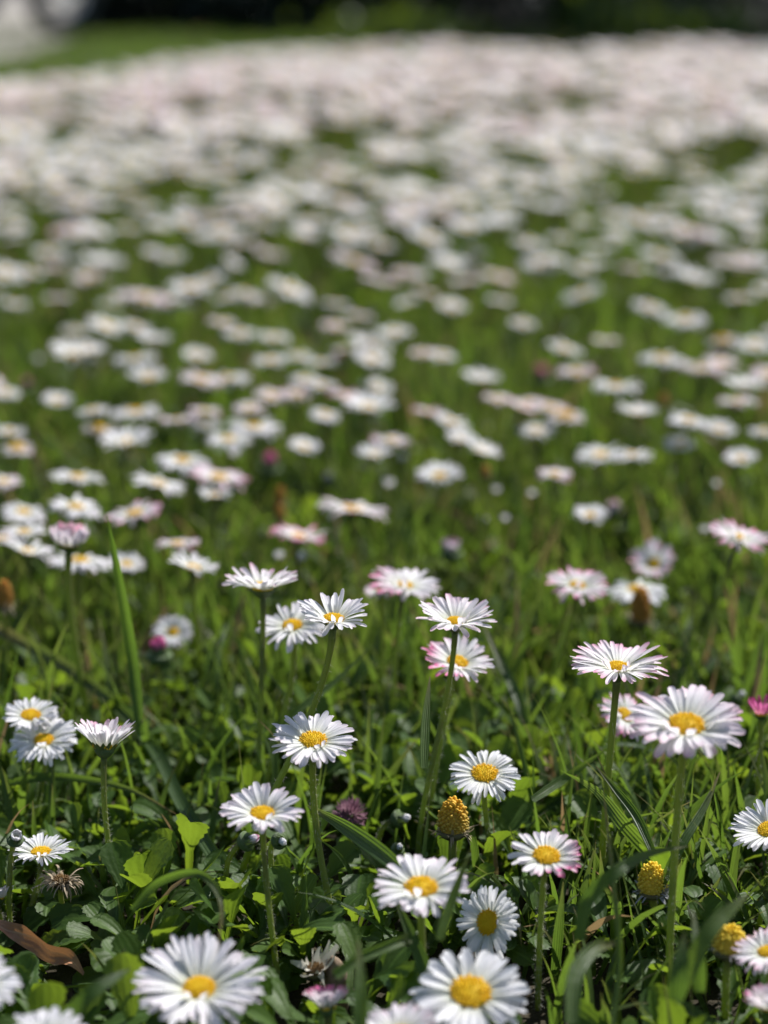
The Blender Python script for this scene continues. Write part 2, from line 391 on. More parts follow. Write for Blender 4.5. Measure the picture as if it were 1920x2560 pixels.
X=R.uniform(-.55,4.6,n); Y=4.27+np.abs(R.normal(0,.22,n))+.06*np.sin(X*5)+.05*np.sin(X*13); Z=R.beta(1.0,1.15,n)*(.12+.73*np.clip((X+.25)/1.1,0,1))
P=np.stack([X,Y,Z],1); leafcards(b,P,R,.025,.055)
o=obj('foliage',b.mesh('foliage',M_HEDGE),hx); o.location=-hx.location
b=Buf()
for i in range(26):
    x=-.42+i*.19+R.uniform(-.05,.05); y=4.55+R.uniform(-.06,.1)
    p=np.array([[x,y,-.01],[x+R.uniform(-.03,.03),y,.25],[x+R.uniform(-.08,.08),y+R.uniform(-.05,.05),.55],[x+R.uniform(-.1,.1),y,.8]]); tube(b,spline(p,8),np.linspace(.014,.005,8),6)
o=obj('trunk',b.mesh('trunk',M_BARK),hx); o.location=-hx.location
# lit weeds in front of the hedge foot
for (x,y,wd,hg,nl,lab) in [(1480,60,.045,.10,260,'lit green weed clump against the dark hedge, right of the photo centre'),
                           (1700,75,.07,.05,200,'low dull green weed tuft at the hedge foot near the right edge'),
                           (1010,80,.07,.045,180,'low dark green weed tuft at the hedge foot behind the middle of the daisies')]:
    p=at_height(x,y+22,0); wt=thing('weed',lab,'weed',p,'weeds at the hedge foot'); b=Buf()
    P=np.stack([R.normal(0,wd,nl),R.normal(0,wd*.6,nl),R.uniform(0,hg,nl)],1); leafcards(b,P,R,.02,.04)
    obj('foliage',b.mesh('foliage',M_WEED),wt)
    b=Buf()
    for i in range(6):
        t=np.array([R.normal(0,wd*.6),R.normal(0,wd*.4),hg*.9]); tube(b,np.array([[0,0,-.005],t*.5,t]),[.0015,.001,.0008],5)
    obj('stem',b.mesh('stem',M_WEED),wt)

# pushchair on the pale path, only the lower half of its nearest wheel enters the frame
M_TYRE=plain('tyre_rubber',(.035,.037,.04),.75,.3,80); M_HUB=plain('hub_plastic',(.62,.64,.64),.4,.1,30,0,.5)
M_TUBE=plain('frame_metal',(.10,.10,.11),.4,.1,30,0,.5); M_CLOTH=plain('seat_cloth',(.07,.08,.10),.9,.3,200)
wc=at_height(160,86,.004); WR=.075
pc_=thing('pushchair','blurred pushchair on the pale path, one dark-tyred wheel in the top left corner','pushchair',(wc[0],wc[1],.004))
def wheel(loc,yaw,R_):
    b=Buf(); an=np.linspace(0,2*math.pi,41); pr=[(R_-.030,-.012),(R_-.005,-.015),(R_,-.007),(R_,.007),(R_-.005,.015),(R_-.030,.012)]
    n=40; A=an[:n]; m=len(pr); prn=np.array(pr+[pr[0]])
    v=np.stack([np.repeat(prn[:,1][:,None],n,1), prn[:,0][:,None]*np.cos(A), prn[:,0][:,None]*np.sin(A)],2); q=[]
    for i in range(m):
        j=np.arange(n);k=(j+1)%n;q.append(np.stack([i*n+j,i*n+k,(i+1)*n+k,(i+1)*n+j],1))
    b.add(v,np.concatenate(q)); ty=b.mesh('tyre',M_TYRE)
    b=Buf()
    def ring(pr):
        prn=np.array(pr+[pr[0]]); m=len(pr)
        v=np.stack([np.repeat(prn[:,1][:,None],n,1), prn[:,0][:,None]*np.cos(A), prn[:,0][:,None]*np.sin(A)],2); q=[]
        for i in range(m):
            j=np.arange(n);k=(j+1)%n;q.append(np.stack([i*n+j,i*n+k,(i+1)*n+k,(i+1)*n+j],1))
        b.add(v,np.concatenate(q))
    ring([(R_-.033,-.006),(R_-.029,-.008),(R_-.029,.008),(R_-.033,.006)]); ring([(.002,-.014),(.010,-.014),(.010,.014),(.002,.014)])
    for k_ in range(5):
        a_=k_*2*math.pi/5+.3; d_=np.array([0,math.cos(a_),math.sin(a_)]); tube(b,np.array([d_*.008,d_*(R_-.030)]),[.0035,.0025],6)
    hb=b.mesh('rim',M_HUB)
    t_=obj('wheel',ty,pc_); t_.location=loc; t_.rotation_euler=(0,0,yaw); h_=obj('rim',hb,t_)
YAW=rad(126.9)
ax=np.array([math.cos(YAW),math.sin(YAW),0]); fwv=np.array([-math.sin(YAW),math.cos(YAW),0])   # axle direction, forward direction
wheel((0,0,WR),YAW,WR); wheel(tuple(ax*.36+[0,0,WR]),YAW,WR)
wheel(tuple(fwv*.52+[0,0,WR]),YAW,WR); wheel(tuple(ax*.36+fwv*.52+[0,0,WR]),YAW,WR)
b=Buf()
for s in (.03,.33):
    o0=ax*s
    tube(b,np.array([o0+[0,0,WR],o0+fwv*.26+[0,0,.42],o0+fwv*.40+[0,0,.62]])if 0 else spline([o0+[0,0,WR],o0+fwv*.22+[0,0,.36],o0+fwv*.5+[0,0,.8],o0+fwv*.62+[0,0,.98]],16),.010,8)
    tube(b,spline([o0+fwv*.52+[0,0,WR],o0+fwv*.3+[0,0,.32],o0+fwv*.02+[0,0,.5]],12),.009,8)
tube(b,np.array([ax*.0+[0,0,WR],ax*.18+[0,0,WR],ax*.36+[0,0,WR]]),.006,8); tube(b,np.array([ax*0+fwv*.52+[0,0,WR],ax*.18+fwv*.52+[0,0,WR],ax*.36+fwv*.52+[0,0,WR]]),.006,8)
tube(b,np.array([ax*.03+fwv*.62+[0,0,.98],ax*.18+fwv*.63+[0,0,.985],ax*.33+fwv*.62+[0,0,.98]]),.012,8)
obj('frame',b.mesh('frame',M_TUBE),pc_)
b=Buf(); pts=[]
prof=spline([fwv*.02+[0,0,.36],fwv*.06+[0,0,.40],fwv*.30+[0,0,.40],fwv*.40+[0,0,.62],fwv*.46+[0,0,.86]],18)
for off in (0,.02):
    v=np.array([[p+ax*s+np.array([0,0,-.02*math.sin(math.pi*(s-.03)/.3)-off]) for s in np.linspace(.03,.33,7)] for p in prof])
    b.add(v,grid_quads(18,7))
obj('seat',b.mesh('seat',M_CLOTH),pc_)

# ------------------------------------------------------------------ the sharp daisies, one by one
def D(x,y,w,base=None,**k):
    if 'd' not in k and 'h' not in k and base is not None:
        by=at_height(base[0],base[1],0)[1]; k['d']=(by+k.pop('dy',0))/ray(x,y)[1]
    return daisy(x,y,w,base=base,**k)
D(657,1470,200,(642,2080),a=-6,b=0,cup=24,droop=-8,curls=4,npet=34,pink=.45,jit=1.5,rs=.0010,label='sparse-petalled daisy seen edge-on, behind and left of the two overlapping daisies')
D(731,1566,176,(650,2060),a=14,b=-5,cup=9,droop=-22,npet=44,pink=.12,jit=1.5,rs=.0011,label='white daisy overlapped on its right by its neighbour, left one of the touching pair')
D(834,1550,188,(590,2270),a=5,b=4,cup=26,droop=-14,npet=42,pink=.12,jit=1.4,rs=.0011,label='white daisy with raised back petals, right one of the touching pair')
D(783,1853,216,(858,2372),a=13,b=3,cup=8,droop=-12,npet=52,rd=.30,pink=.15,bow=-.08,hairs=420,rs=.0011,label='daisy with wide yellow disc on the long curved hairy stem, left of centre')
D(1012,1466,180,(980,1900),a=3,b=9,cup=8,droop=-14,npet=50,rd=.21,pink=.8,pinkaz=190,hairs=60,label='blurred daisy leaning right with pink-flushed left petals, behind the tall broad-petalled white daisy')
D(951,1478,84,(950,1880),a=10,b=-4,npet=34,pink=.5,hairs=0,label='small blurred daisy half hidden under the left edge of the right-leaning pink-flushed daisy')
D(1139,1557,204,(1046,2200),a=4,b=2,cup=20,droop=-14,npet=40,rd=.22,pink=.4,wid=.15,curls=4,bow=-.03,label='white broad-petalled daisy on a tall stem, just above a pink-rimmed daisy')
D(1143,1658,182,(1066,2130),a=12,b=10,cup=14,droop=-10,npet=40,rd=.28,pink=1.1,pinkaz=200,wid=.13,label='strongly pink-rimmed daisy crossed by the stem of the white daisy above it')
D(1443,1466,160,(1345,1850),a=6,b=5,cup=10,droop=-12,npet=42,rd=.24,pink=.9,hairs=60,jit=1.3,label='red-tipped daisy left of the brown-coned seed head')
D(1590,1476,158,(1600,1720),a=2,b=0,cup=4,droop=-38,npet=26,rd=.26,pink=.0,wid=.2,hairs=0,dy=.01,label='white daisy with drooping petals right behind the brown-coned seed head')
D(1846,1346,160,(1726,1800),a=4,b=14,cup=9,droop=-10,npet=46,rd=.2,pink=1.0,hairs=200,jit=1.3,label='red-tipped daisy leaning right on a tall stem at the right edge, highest sharp one')
D(1545,1672,244,(1500,2250),a=2,b=3,cup=13,droop=-10,npet=54,rd=.22,pink=.6,curls=7,wid=.10,rs=.0012,label='wide daisy with pink petal backs on a thick dark-topped stem, right side')
D(1561,1788,140,(1590,2080),a=28,b=32,cup=4,droop=-16,npet=40,rd=.29,pink=.9,hairs=60,label='pink-tipped daisy facing right, tucked between a thick stem and the biggest daisy')
D(1715,1817,292,(1668,2520),a=13,b=2,cup=15,droop=-22,npet=44,rd=.30,pink=.4,curls=5,wid=.155,rs=.0012,hairs=300,label='biggest daisy with lilac-tinged broad petals, upper right')
D(1903,1786,112,(1890,2100),a=-5,b=0,cup=58,droop=-4,npet=24,rd=.28,pink=2,curls=0,wid=.16,mat=M_MAG,label='half-open magenta daisy at the right edge beside the biggest daisy')
D(77,1790,138,(58,2110),a=12,b=4,cup=12,droop=-10,npet=44,rd=.34,pink=.05,hairs=60,label='white daisy at the left edge, behind and above the drooping-petalled one')
D(110,1853,174,(72,2130),a=16,b=-2,cup=14,droop=-30,npet=58,rd=.27,pink=.03,jit=1.3,hairs=200,label='full white daisy with drooping front petals near the left edge')
D(261,1868,196,(306,2285),a=-14,b=3,cup=50,droop=-10,npet=44,rd=.28,pink=.45,curls=0,hairs=380,bow=-.05,dy=.0,dk=dict(h=.05,Nf=60),calkw=dict(depth=.28,up=40,L=.42),label='half-closed cup-shaped daisy showing green bracts, on a hairy stem at left')
D(102,2132,152,(70,2310),a=1,b=0,cup=17,droop=-12,npet=50,rd=.31,pink=.0,wid=.11,hairs=160,label='small flat white daisy low at the left edge, beside a withered head')
D(-8,2250,110,(6,2325),a=-25,b=-10,cup=40,droop=-8,npet=36,rd=.3,pink=.6,curls=0,label='daisy cut by the left edge, petals raised, above the curled dead leaf')
D(498,2476,326,d=.62,a=13,b=2,cup=19,droop=-16,npet=70,rd=.24,pink=.12,curls=2,wid=.10,hairs=0,label='large blurred white daisy low in front, left of the bottom centre')
D(-44,2465,190,d=.60,a=14,b=8,cup=10,droop=-14,npet=50,pink=.05,hairs=0,label='white daisy in the lower left corner cut by the left edge')
D(120,2600,210,d=.585,a=5,b=0,cup=18,droop=-16,npet=50,pink=.05,hairs=0,label='white daisy cut by the bottom edge near the lower left corner')
D(656,2038,206,(702,2490),a=9,b=0,cup=26,droop=-26,npet=46,rd=.29,pink=.2,wid=.15,hairs=260,curls=3,bow=-.03,label='half-shaded lilac-white daisy with two nodding buds tucked beneath it')
D(1053,2222,246,(1062,2610),a=10,b=0,cup=12,droop=-16,npet=38,rd=.32,pink=.18,wid=.15,hairs=160,rs=.0012,label='broad-petalled white daisy in the lower middle, front of the yellow-coned seed head')
D(1221,2306,186,(1236,2480),a=0,b=0,cup=6,droop=-14,npet=46,rd=.33,pink=.0,hairs=60,nrmv=(-.62,-.62,.42),label='white daisy turned on its side, low among the grass right of the lower middle')
D(1176,2485,284,d=.622,a=18,b=1,cup=8,droop=-14,npet=42,rd=.35,pink=.0,curls=0,wid=.155,hairs=0,label='large white daisy with wide yellow disc at the bottom, right of the centre')
D(1000,2585,210,d=.60,a=-4,b=-6,cup=28,droop=-14,npet=44,pink=.25,hairs=0,label='daisy cut by the bottom edge, behind the left side of the large bottom daisy')
D(1211,1936,178,(1237,2240),a=20,b=1,cup=7,droop=-22,npet=56,rd=.35,pink=.0,wid=.105,hairs=260,label='neat white daisy with dense narrow petals, right above the yellow-coned seed head')
D(1366,2142,186,(1345,2510),a=13,b=4,cup=9,droop=-8,npet=36,rd=.36,pink=.7,pinkaz=-30,wid=.15,hairs=420,curls=0,label='daisy with magenta petal tips on a whiskery stem, right of the lower middle')
D(1925,2076,196,(1882,2385),a=12,b=-16,cup=16,droop=-12,npet=54,rd=.3,pink=.05,wid=.105,hairs=260,curls=0,label='white daisy facing left, cut by the right edge in the lower right quarter')
D(1918,2382,170,(1915,2640),a=6,b=-10,cup=10,droop=-16,npet=46,pink=.5,curls=0,label='pale pink daisy cut by the right edge beside a yellow cone')
D(1925,2520,150,(1925,2760),a=-10,b=-12,cup=52,droop=-10,npet=36,pink=.9,curls=0,label='lilac half-open daisy in the lower right corner')

# ------------------------------------------------------------------ seed heads, buds, clover, withered things
def cone_meshes(seed, mat, rb=.62, hc=1.9, Nf=190, wiry=26, wcol=None, base=.35):
    """unit radius at the bract rim; cone of florets on top, shrivelled petals and bracts round its foot"""
    R=np.random.default_rng(seed); b=Buf()
    def pr(t): # t 0 base .. 1 apex
        return rb*math.sqrt(max(0,1-t**1.9))*(1-.12*t)*(.9+.25*min(t,.4)), hc*t
    prof=[pr(t) for t in np.linspace(0,.985,12)]
    revolve(b,[(rb*.8,-.15)]+[(r*.93,z) for r,z in prof],18,(.5,.25,0))
    def fn(u):
        t=1-u; t=t**1.05; r,z=pr(min(t,.985)); r2,z2=pr(min(t+.01,.99)); dz=z2-z; dr=r2-r
        nr,nz=dz,-dr; l=math.hypot(nr,nz)+1e-9
        return r,z,nr/l,nz/l+.35,1-.35*(u)
    florets(b,int(Nf*.8),fn,.098,5,seed,1.7,.38,(.6,1.3))
    cone=b.mesh('seed_cone',mat)
    b=Buf(); q=grid_quads(6,3); v=np.linspace(-1,1,3); t=np.linspace(0,1,6)
    for i in range(wiry):
        az=R.uniform(0,2*math.pi); er=np.array([math.cos(az),math.sin(az),0]); el=np.array([-math.sin(az),math.cos(az),0]); ez=np.array([0,0,1.])
        L=R.uniform(.35,.85); th=rad(R.uniform(-50,55))+rad(R.uniform(-60,70))*t; ds=L/5
        r=rb*.85+np.concatenate([[0],np.cumsum(np.cos(th[:-1])*ds)]); z=-.05+np.concatenate([[0],np.cumsum(np.sin(th[:-1])*ds)])
        W=R.uniform(.03,.10)*(1-.6*t); tw=R.normal(0,1.2)*t
        lat=np.cos(tw)[:,None]*el+np.sin(tw)[:,None]*ez
        P=(r[:,None]*er+z[:,None]*ez)[:,None]+v[None,:,None]*W[:,None,None]*lat[:,None]
        b.add(P,q,a=(R.uniform(0,1),.5,0))
    return cone, b.mesh('dried_petal_ring',wcol or M_DRY), calyx_mesh(seed,r=rb*1.05,depth=.5,nb=13,up=10,L=base,mat=M_CALD)
M_CALD=plain('dry_bract',(.17,.155,.07),.8,.4,300,.1)
CN=('seed_cone','dried_petal_ring','calyx')
def cone(x,y,w,base,label,mat=None,a=0,b=0,name='daisy_seed_head',wcol=None,rs=.0012,hairs=120,dy=0,group='spent daisy seed heads',**k):
    by=at_height(base[0],base[1],0)[1]; 
    return daisy(x,y,w,d=(by+dy)/ray(x,y)[1],a=a,b=b,base=base,label=label,name=name,cat='seed head',meshes=cone_meshes(int(x+y),mat or M_CONE,wcol=wcol,**k),names=CN,rs=rs,hairs=hairs,group=group)
cone(1132,2072,112,(1127,2310),'yellow conical seed head with dry ragged bracts, directly under the neat dense-petalled daisy',mat=M_CONEM,rb=.68,hc=1.38,Nf=230,rs=.0014)
cone(1631,2222,100,(1676,2410),'yellow egg-shaped seed head with grey shrivelled petals, between curved grass blades at right',rb=.72,hc=1.35,Nf=170,a=4,b=-4,wiry=34,wcol=plain('grey_petal',(.42,.42,.43),.8,.4,300,.2),hairs=200)
cone(1822,2370,118,(1812,2600),'yellow domed seed head keeping two white petals, low near the right edge',rb=.74,hc=.95,Nf=170,b=4,wiry=22,wcol=plain('ragged_white_petal',(.78,.74,.72),.6,.2,300,.35))
cone(1601,1548,90,(1588,1760),'brown-coned seed head with a long green-brown base, in front of the drooping white daisy',mat=M_CONEO,rb=.55,hc=1.8,Nf=150,wiry=14)
cone(12,1512,72,(10,1800),'blurred orange seed head at the left edge, below the far daisies',mat=M_CONEO,rb=.6,hc=1.7,Nf=110)
cone(700,1252,46,(704,1500),'small blurred orange seed head, upper one of two stacked in view',mat=M_CONEO,rb=.6,hc=1.6,Nf=80,hairs=0,wiry=6)
cone(700,1296,46,(699,1530),'small blurred orange seed head, lower one of two stacked in view',mat=M_CONEO,rb=.6,hc=1.5,Nf=80,hairs=0,wiry=6)

def bud_meshes(seed,pink=.3,open_=0,npet=34):
    p=petals_mesh(seed,npet,58-open_*.6,98-open_,r0=.17,pink=pink,wid=.30,nu=7,nv=3,jit=.5,lenj=.04,mat=M_MAG if pink>=2.6 else None)
    co=np.empty(len(p.vertices)*3); p.vertices.foreach_get('co',co); co=co.reshape(-1,3)*[.74,.74,.84]; p.vertices.foreach_set('co',co.ravel()); p.update()
    return p,None,calyx_mesh(seed,r=.55,depth=.55,nb=15,up=62,L=.80,closed=50)
BN=('petal_ring','flower_disc','calyx')
def bud(x,y,w,base,label,a=0,b=0,pink=.3,nrmv=None,open_=0,name='daisy_bud',group='daisy buds',k=None,**kw):
    by=at_height(base[0],base[1],0)[1]
    return daisy(x,y,w*1.5,d=by/ray(x,y)[1],a=a,b=b,base=base,label=label,name=name,cat='bud',meshes=bud_meshes(int(x*3+y),pink,open_),names=BN,nrmv=nrmv,group=group,**kw)
bud(620,2102,66,(607,2330),'nodding green bud with a pink tip, left one of two under the half-shaded daisy',nrmv=(.8,-.2,.45),pink=2,bow=-.15,hairs=160)
bud(700,2102,56,(700,2330),'round green bud opening white, right one of two under the half-shaded daisy',nrmv=(.45,-.7,.2),pink=0)
bud(1000,2047,60,(925,2200),'striped green bud nodding to the right above the broad curved grass blade',nrmv=(.9,-.25,.25),pink=0,bow=.1,rs=.0009)
bud(995,2122,44,(960,2260),'furry grey-green closed bud in shade below the striped one',nrmv=(.3,-.5,.7),pink=0,rs=.0009)
bud(38,2097,54,(25,2330),'white-tipped bud at the left edge above the small flat daisy',nrmv=(.3,-.5,.8),pink=0,open_=30,hairs=200)
bud(1846,1745,46,(1900,1900),'round green bud behind the biggest daisy near the right edge',nrmv=(.6,.3,.6),pink=0,rs=.0009)
D(172,1362,150,(232,1900),a=-6,b=4,cup=18,droop=85,npet=44,rd=.3,pink=1.1,curls=0,wid=.17,rs=.0013,hairs=60,dk=dict(h=.05),label='half-closed whitish daisy head with pink-veined petals on a tall bare stem at left')
bud(397,1634,84,(410,1850),'closed pink bud in front of the blurred cream daisy at left',pink=3.5,open_=16,rs=.0008,hairs=0)
D(817,2520,150,(822,2700),a=-16,b=-3,cup=56,droop=-14,npet=40,rd=.3,pink=2.4,curls=0,wid=.12,hairs=40,dk=dict(h=.04),calkw=dict(depth=.3,up=45,L=.5),label='half-closed daisy with pink petal tips at the bottom, under the wilted flower')
bud(675,1168,76,(680,1330),'blurred magenta bud above the two small orange seed heads',pink=4,open_=15,rs=.0009,hairs=0)
bud(820,1204,48,(822,1340),'small blurred lilac-pink bud right of the magenta one',pink=2.2,open_=15,rs=.0009,hairs=0)
bud(66,968,50,(66,1110),'blurred pink bud near the left edge among the far daisies',pink=3,open_=15,rs=.0009,hairs=0)
bud(843,901,46,(843,1030),'blurred pink bud in the middle of the far daisies',pink=3,open_=15,rs=.0009,hairs=0)
bud(1128,1380,70,(1130,1560),'blurred pale pink half-closed bud in the open grass right of centre',pink=1.6,open_=40,rs=.0009,hairs=0)
bud(1353,944,62,(1353,1060),'blurred rose-pink bud at the left end of a chain of far daisies',pink=2.6,open_=25,rs=.0009,hairs=0)
bud(1534,1279,54,(1536,1420),'blurred lilac half-closed bud in the open grass at right',pink=1.2,open_=40,rs=.0009,hairs=0)

# clover head gone over
def clover(x,y,w,base,label):
    by=at_height(base[0],base[1],0)[1]; head=at_depth(x,y,by/ray(x,y)[1]); _,_,dep=project(head); R_=w/F*dep/2
    B=np.array([head[0],by,-.002]); root=thing('clover_flower',label,'clover',B,None); R=np.random.default_rng(3)
    b=Buf(); q=grid_quads(4,3); t=np.linspace(0,1,4); v=np.linspace(-1,1,3)
    for i in range(90):
        zz=1-1.7*(i+.5)/90; az=i*2.4; r=math.sqrt(max(0,1-zz*zz)); d=np.array([r*math.cos(az),r*math.sin(az),zz]); u=np.cross(d,[0,0,1.01]); u/=np.linalg.norm(u)+1e-6; n=np.cross(u,d)
        L=R.uniform(.55,.8); bend=R.normal(.15,.12)
        c=(d*.3)[None]+t[:,None]*d*L+(t**2)[:,None]*n*bend; W=.10*(np.array([.5,1,.9,.15]))
        b.add(c[:,None]+v[None,:,None]*W[:,None,None]*u+ (v**2*.05)[None,:,None]*n,q,a=(R.uniform(0,1),.5,0))
    o=obj('floret_ball',b.mesh('floret_ball',M_CLOV),root); o.location=head-B; o.scale=(R_,)*3
    obj('stem',hair_stem(stem_curve(B,head,(0,0,1),16)-B,.0008,.0007,0,1),root); HERO.append((x,y,dep,R_*2000,head[2]*1000))
clover(876,2038,88,(880,2190),'purplish-brown faded clover head in shade behind the grass, left of the yellow-coned seed head')

# withered daisy heads
def stringy(seed,n,L0,L1,droop,wd,mat,r0=.15,up=30,name='dried_petal_ring'):
    R=np.random.default_rng(seed); b=Buf(); q=grid_quads(7,3); t=np.linspace(0,1,7); v=np.linspace(-1,1,3)
    for i in range(n):
        az=R.uniform(0,2*math.pi); er=np.array([math.cos(az),math.sin(az),0]); el=np.array([-math.sin(az),math.cos(az),0]); ez=np.array([0,0,1.])
        L=R.uniform(L0,L1); th=rad(up+R.normal(0,22))+rad(droop+R.normal(0,35))*t; ds=L/6
        r=r0+np.concatenate([[0],np.cumsum(np.cos(th[:-1])*ds)]); z=np.concatenate([[0],np.cumsum(np.sin(th[:-1])*ds)])
        W=wd*R.uniform(.5,1.3)*(1-.5*t); tw=R.normal(0,1.5)*t+R.normal(0,.5); lat=np.cos(tw)[:,None]*el+np.sin(tw)[:,None]*ez
        P=(r[:,None]*er+z[:,None]*ez+(np.sin(t*5+i)*.04)[:,None]*el)[:,None]+v[None,:,None]*W[:,None,None]*lat[:,None]
        b.add(P,q,a=(R.uniform(0,1),.5,0))
    return b.mesh(name,mat)
M_DBR=disc_mat('disc_brown',(.26,.15,.05),(.12,.08,.04))
def brown_disc(seed):
    b=Buf(); revolve(b,[(.3,-.1)]+[(.34*math.cos(t),.2*math.sin(t)) for t in np.linspace(0,1.56,6)],14,(.5,.3,0))
    florets(b,60,lambda u:(.34*math.sqrt(u),.2*math.sqrt(1-u),math.sqrt(u),1,1),.04,5,seed,2); return b.mesh('flower_disc',M_DBR)
daisy(152,2205,128,d=at_height(160,2330,0)[1]/ray(152,2205)[1],a=6,b=6,base=(170,2330),label='withered brown daisy head with drooping dry strings beside the small flat daisy',name='withered_daisy',cat='withered flower',
      meshes=(stringy(4,70,.4,.95,-110,.05,plain('straw_petal',(.55,.44,.30),.8,.4,300,.2),.25,35),brown_disc(2),calyx_mesh(9,r=.34,depth=.3,mat=M_CALD)),hairs=0,group=None)
M_CREAM=plain('cream_petal',(.74,.70,.60),.7,.25,300,.3)
daisy(788,2425,135,d=at_height(792,2520,0)[1]/ray(788,2425)[1],a=8,b=-6,base=(795,2530),label='wilted cream daisy with few crumpled petals, leaning on a brown stub at the bottom',name='wilted_daisy',cat='withered flower',
      meshes=(stringy(14,16,.7,1.15,25,.16,M_CREAM,.12,42),brown_disc(3),calyx_mesh(9,r=.34,depth=.5,mat=M_CALD)),hairs=0,group=None)
# brown woody stub next to it
p=at_height(836,2505,0); st=None
b=Buf(); q0=at_depth(832,2392,project(p)[2]-.008)
c=spline([p-[0,0,.003],(p+q0)/2+[.001,0,0],q0],9); tube(b,c-p,np.array([.0042,.0044,.0042,.004,.0038,.0036,.003,.0022,.0006]),9)
o=obj('dead_stub',b.mesh('dead_stub',M_BARK2:=plain('dead_stub',(.36,.26,.18),.85,.6,700))); o.location=p; tag(o,'brown cracked dead stub standing beside the wilted cream daisy','dead stem')

# dead curled leaf lying over the green leaves at left
def ribbon(name,ctrl,ws,label,cat,mat,group=None,fold=.25,twist=None,n=26,nv=5,hue=.3,wave=0,rows=None):
    """ctrl: list of (px,py,depth) ; widths in metres"""
    P=[at_depth(*c) for c in ctrl]; c=spline(P,n); t=np.linspace(0,1,n); W=np.interp(t,np.linspace(0,1,len(ws)),ws)
    T=np.gradient(c,axis=0); T/=np.linalg.norm(T,axis=1)[:,None]
    tc=(CAM-c); tc/=np.linalg.norm(tc,axis=1)[:,None]
    lat=np.cross(T,tc); lat/=np.linalg.norm(lat,axis=1)[:,None]; nn=np.cross(lat,T)
    tw=np.interp(t,np.linspace(0,1,len(twist)),[rad(a) for a in twist]) if twist else np.zeros(n)
    l2=np.cos(tw)[:,None]*lat+np.sin(tw)[:,None]*nn; n2=np.cos(tw)[:,None]*nn-np.sin(tw)[:,None]*lat
    v=np.linspace(-1,1,nv)
    V=c[:,None]+v[None,:,None]*(W*.5)[:,None,None]*l2[:,None]+ (np.abs(v)[None,:,None]*fold*(W*.5)[:,None,None])*n2[:,None]
    if wave:
        R=np.random.default_rng(1); V+=(np.sin(t*23)[:,None,None]*np.sin(v*2+1)[None,:,None]*wave)*n2[:,None]
    org=c[0].copy(); b=Buf(); a=np.zeros((n,nv,3)); a[:,:,0]=hue; a[:,:,1]=t[:,None]; a[:,:,2]=v
    b.add(V-org,grid_quads(n,nv),a=a); o=obj(name,b.mesh(name,mat)); o.location=org
    return tag(o,label,cat,group)
gd=lambda x,y,h=0.0: project(at_height(x,y,h))[2]
ribbon('dead_leaf',[(-50,2290,gd(-50,2400)),(20,2325,gd(20,2410)),(75,2340,gd(75,2425)),(125,2375,gd(125,2440)),(170,2395,gd(170,2450)),(208,2436,gd(208,2470))],[.003,.0042,.0072,.0070,.0055,.0008],
       'curled reddish-brown dead leaf lying over the green leaves at left','dead leaf',M_BROWN,fold=.55,twist=[60,30,-35,-50,-5,35],n=40,nv=7,wave=.0006)
# prominent single grass blades
GB='long single grass blades'
def blade(ctrl,w,label,hue=.3,fold=.35,twist=None,tip=1):
    ws=[w*.75,w,w,w*.85,w*.5,.0002] if tip else [w,w,w]
    ribbon('grass_blade',ctrl,ws,label,'grass blade',M_GRASS,GB,fold,twist,30,5,hue)
blade([(352,1840,.80),(330,1640,.80),(296,1440,.79),(268,1290,.78)],.0040,'tall upright dark blade crossing the blurred daisies at left',.1,.5)
blade([(560,2180,.74),(455,2010,.78),(370,1850,.82),(200,1690,.86),(-10,1570,.9)],.0048,'long blurred blade slanting down from the left edge towards the half-shaded daisy',.3,.4,tip=0)
blade([(620,1880,.80),(720,1795,.80),(830,1710,.81),(930,1615,.82)],.0028,'slim blade rising right, beside the long curved hairy stem',.6)
blade([(1010,2180,.66),(930,2115,.68),(850,2060,.70),(765,2012,.72)],.0050,'broad folded blade running down right from the half-shaded daisy to the broad-petalled one',.25,.45)
blade([(-10,1965,.78),(90,1945,.78),(190,1945,.78),(320,1972,.77),(440,2035,.76)],.0030,'arching shiny blade crossing the stems of the left-hand daisies',.5)
blade([(330,2275,.66),(400,2205,.66),(500,2185,.65),(553,2255,.64),(545,2380,.63)],.0026,'blade bent in a hoop above the large front daisy',.3,.5)
blade([(150,2560,.60),(230,2480,.60),(330,2420,.61)],.0040,'short wide dull blade left of the large front daisy',.15,.2)
blade([(1448,2350,.63),(1470,2250,.63),(1540,2180,.63),(1620,2135,.64),(1720,2115,.65)],.0040,'dark blade curving up right in front of the egg-shaped seed head',.05,.3)
blade([(1700,2240,.735),(1640,2150,.725),(1560,2060,.71),(1490,1975,.72),(1400,1925,.74)],.0050,'wide bright blade slanting down right behind the biggest daisy stem',.75,.3,twist=[0,0,10,30,60])
blade([(1690,2500,.61),(1760,2350,.61),(1820,2280,.615),(1876,2232,.62)],.0046,'broad bright blade crossing in front of the domed seed head',.85,.3)
blade([(1632,2130,.70),(1590,2040,.71),(1540,1975,.72),(1490,1915,.73)],.0030,'greyish blade arching left above the wide bright one',.05)
blade([(1530,2600,.60),(1552,2400,.62),(1535,2200,.64),(1508,1975,.67)],.0030,'bright upright blade between the whiskery stem and the biggest daisy stem',.93,.3,twist=[50,55,50,45])
blade([(1098,2350,.62),(1130,2250,.625),(1178,2120,.63)],.0030,'bright leaf blade rising right beside the broad-petalled daisy',.95,.3)
blade([(900,2600,.585),(902,2480,.59),(896,2350,.60)],.0040,'short pointed upright blade at the bottom left of the large bottom daisy',.3,.4)
blade([(835,2440,.62),(900,2395,.625),(970,2365,.63),(1020,2345,.635)],.0030,'bare green stalk lying slanted above the wilted cream daisy',.6,.8,tip=0)
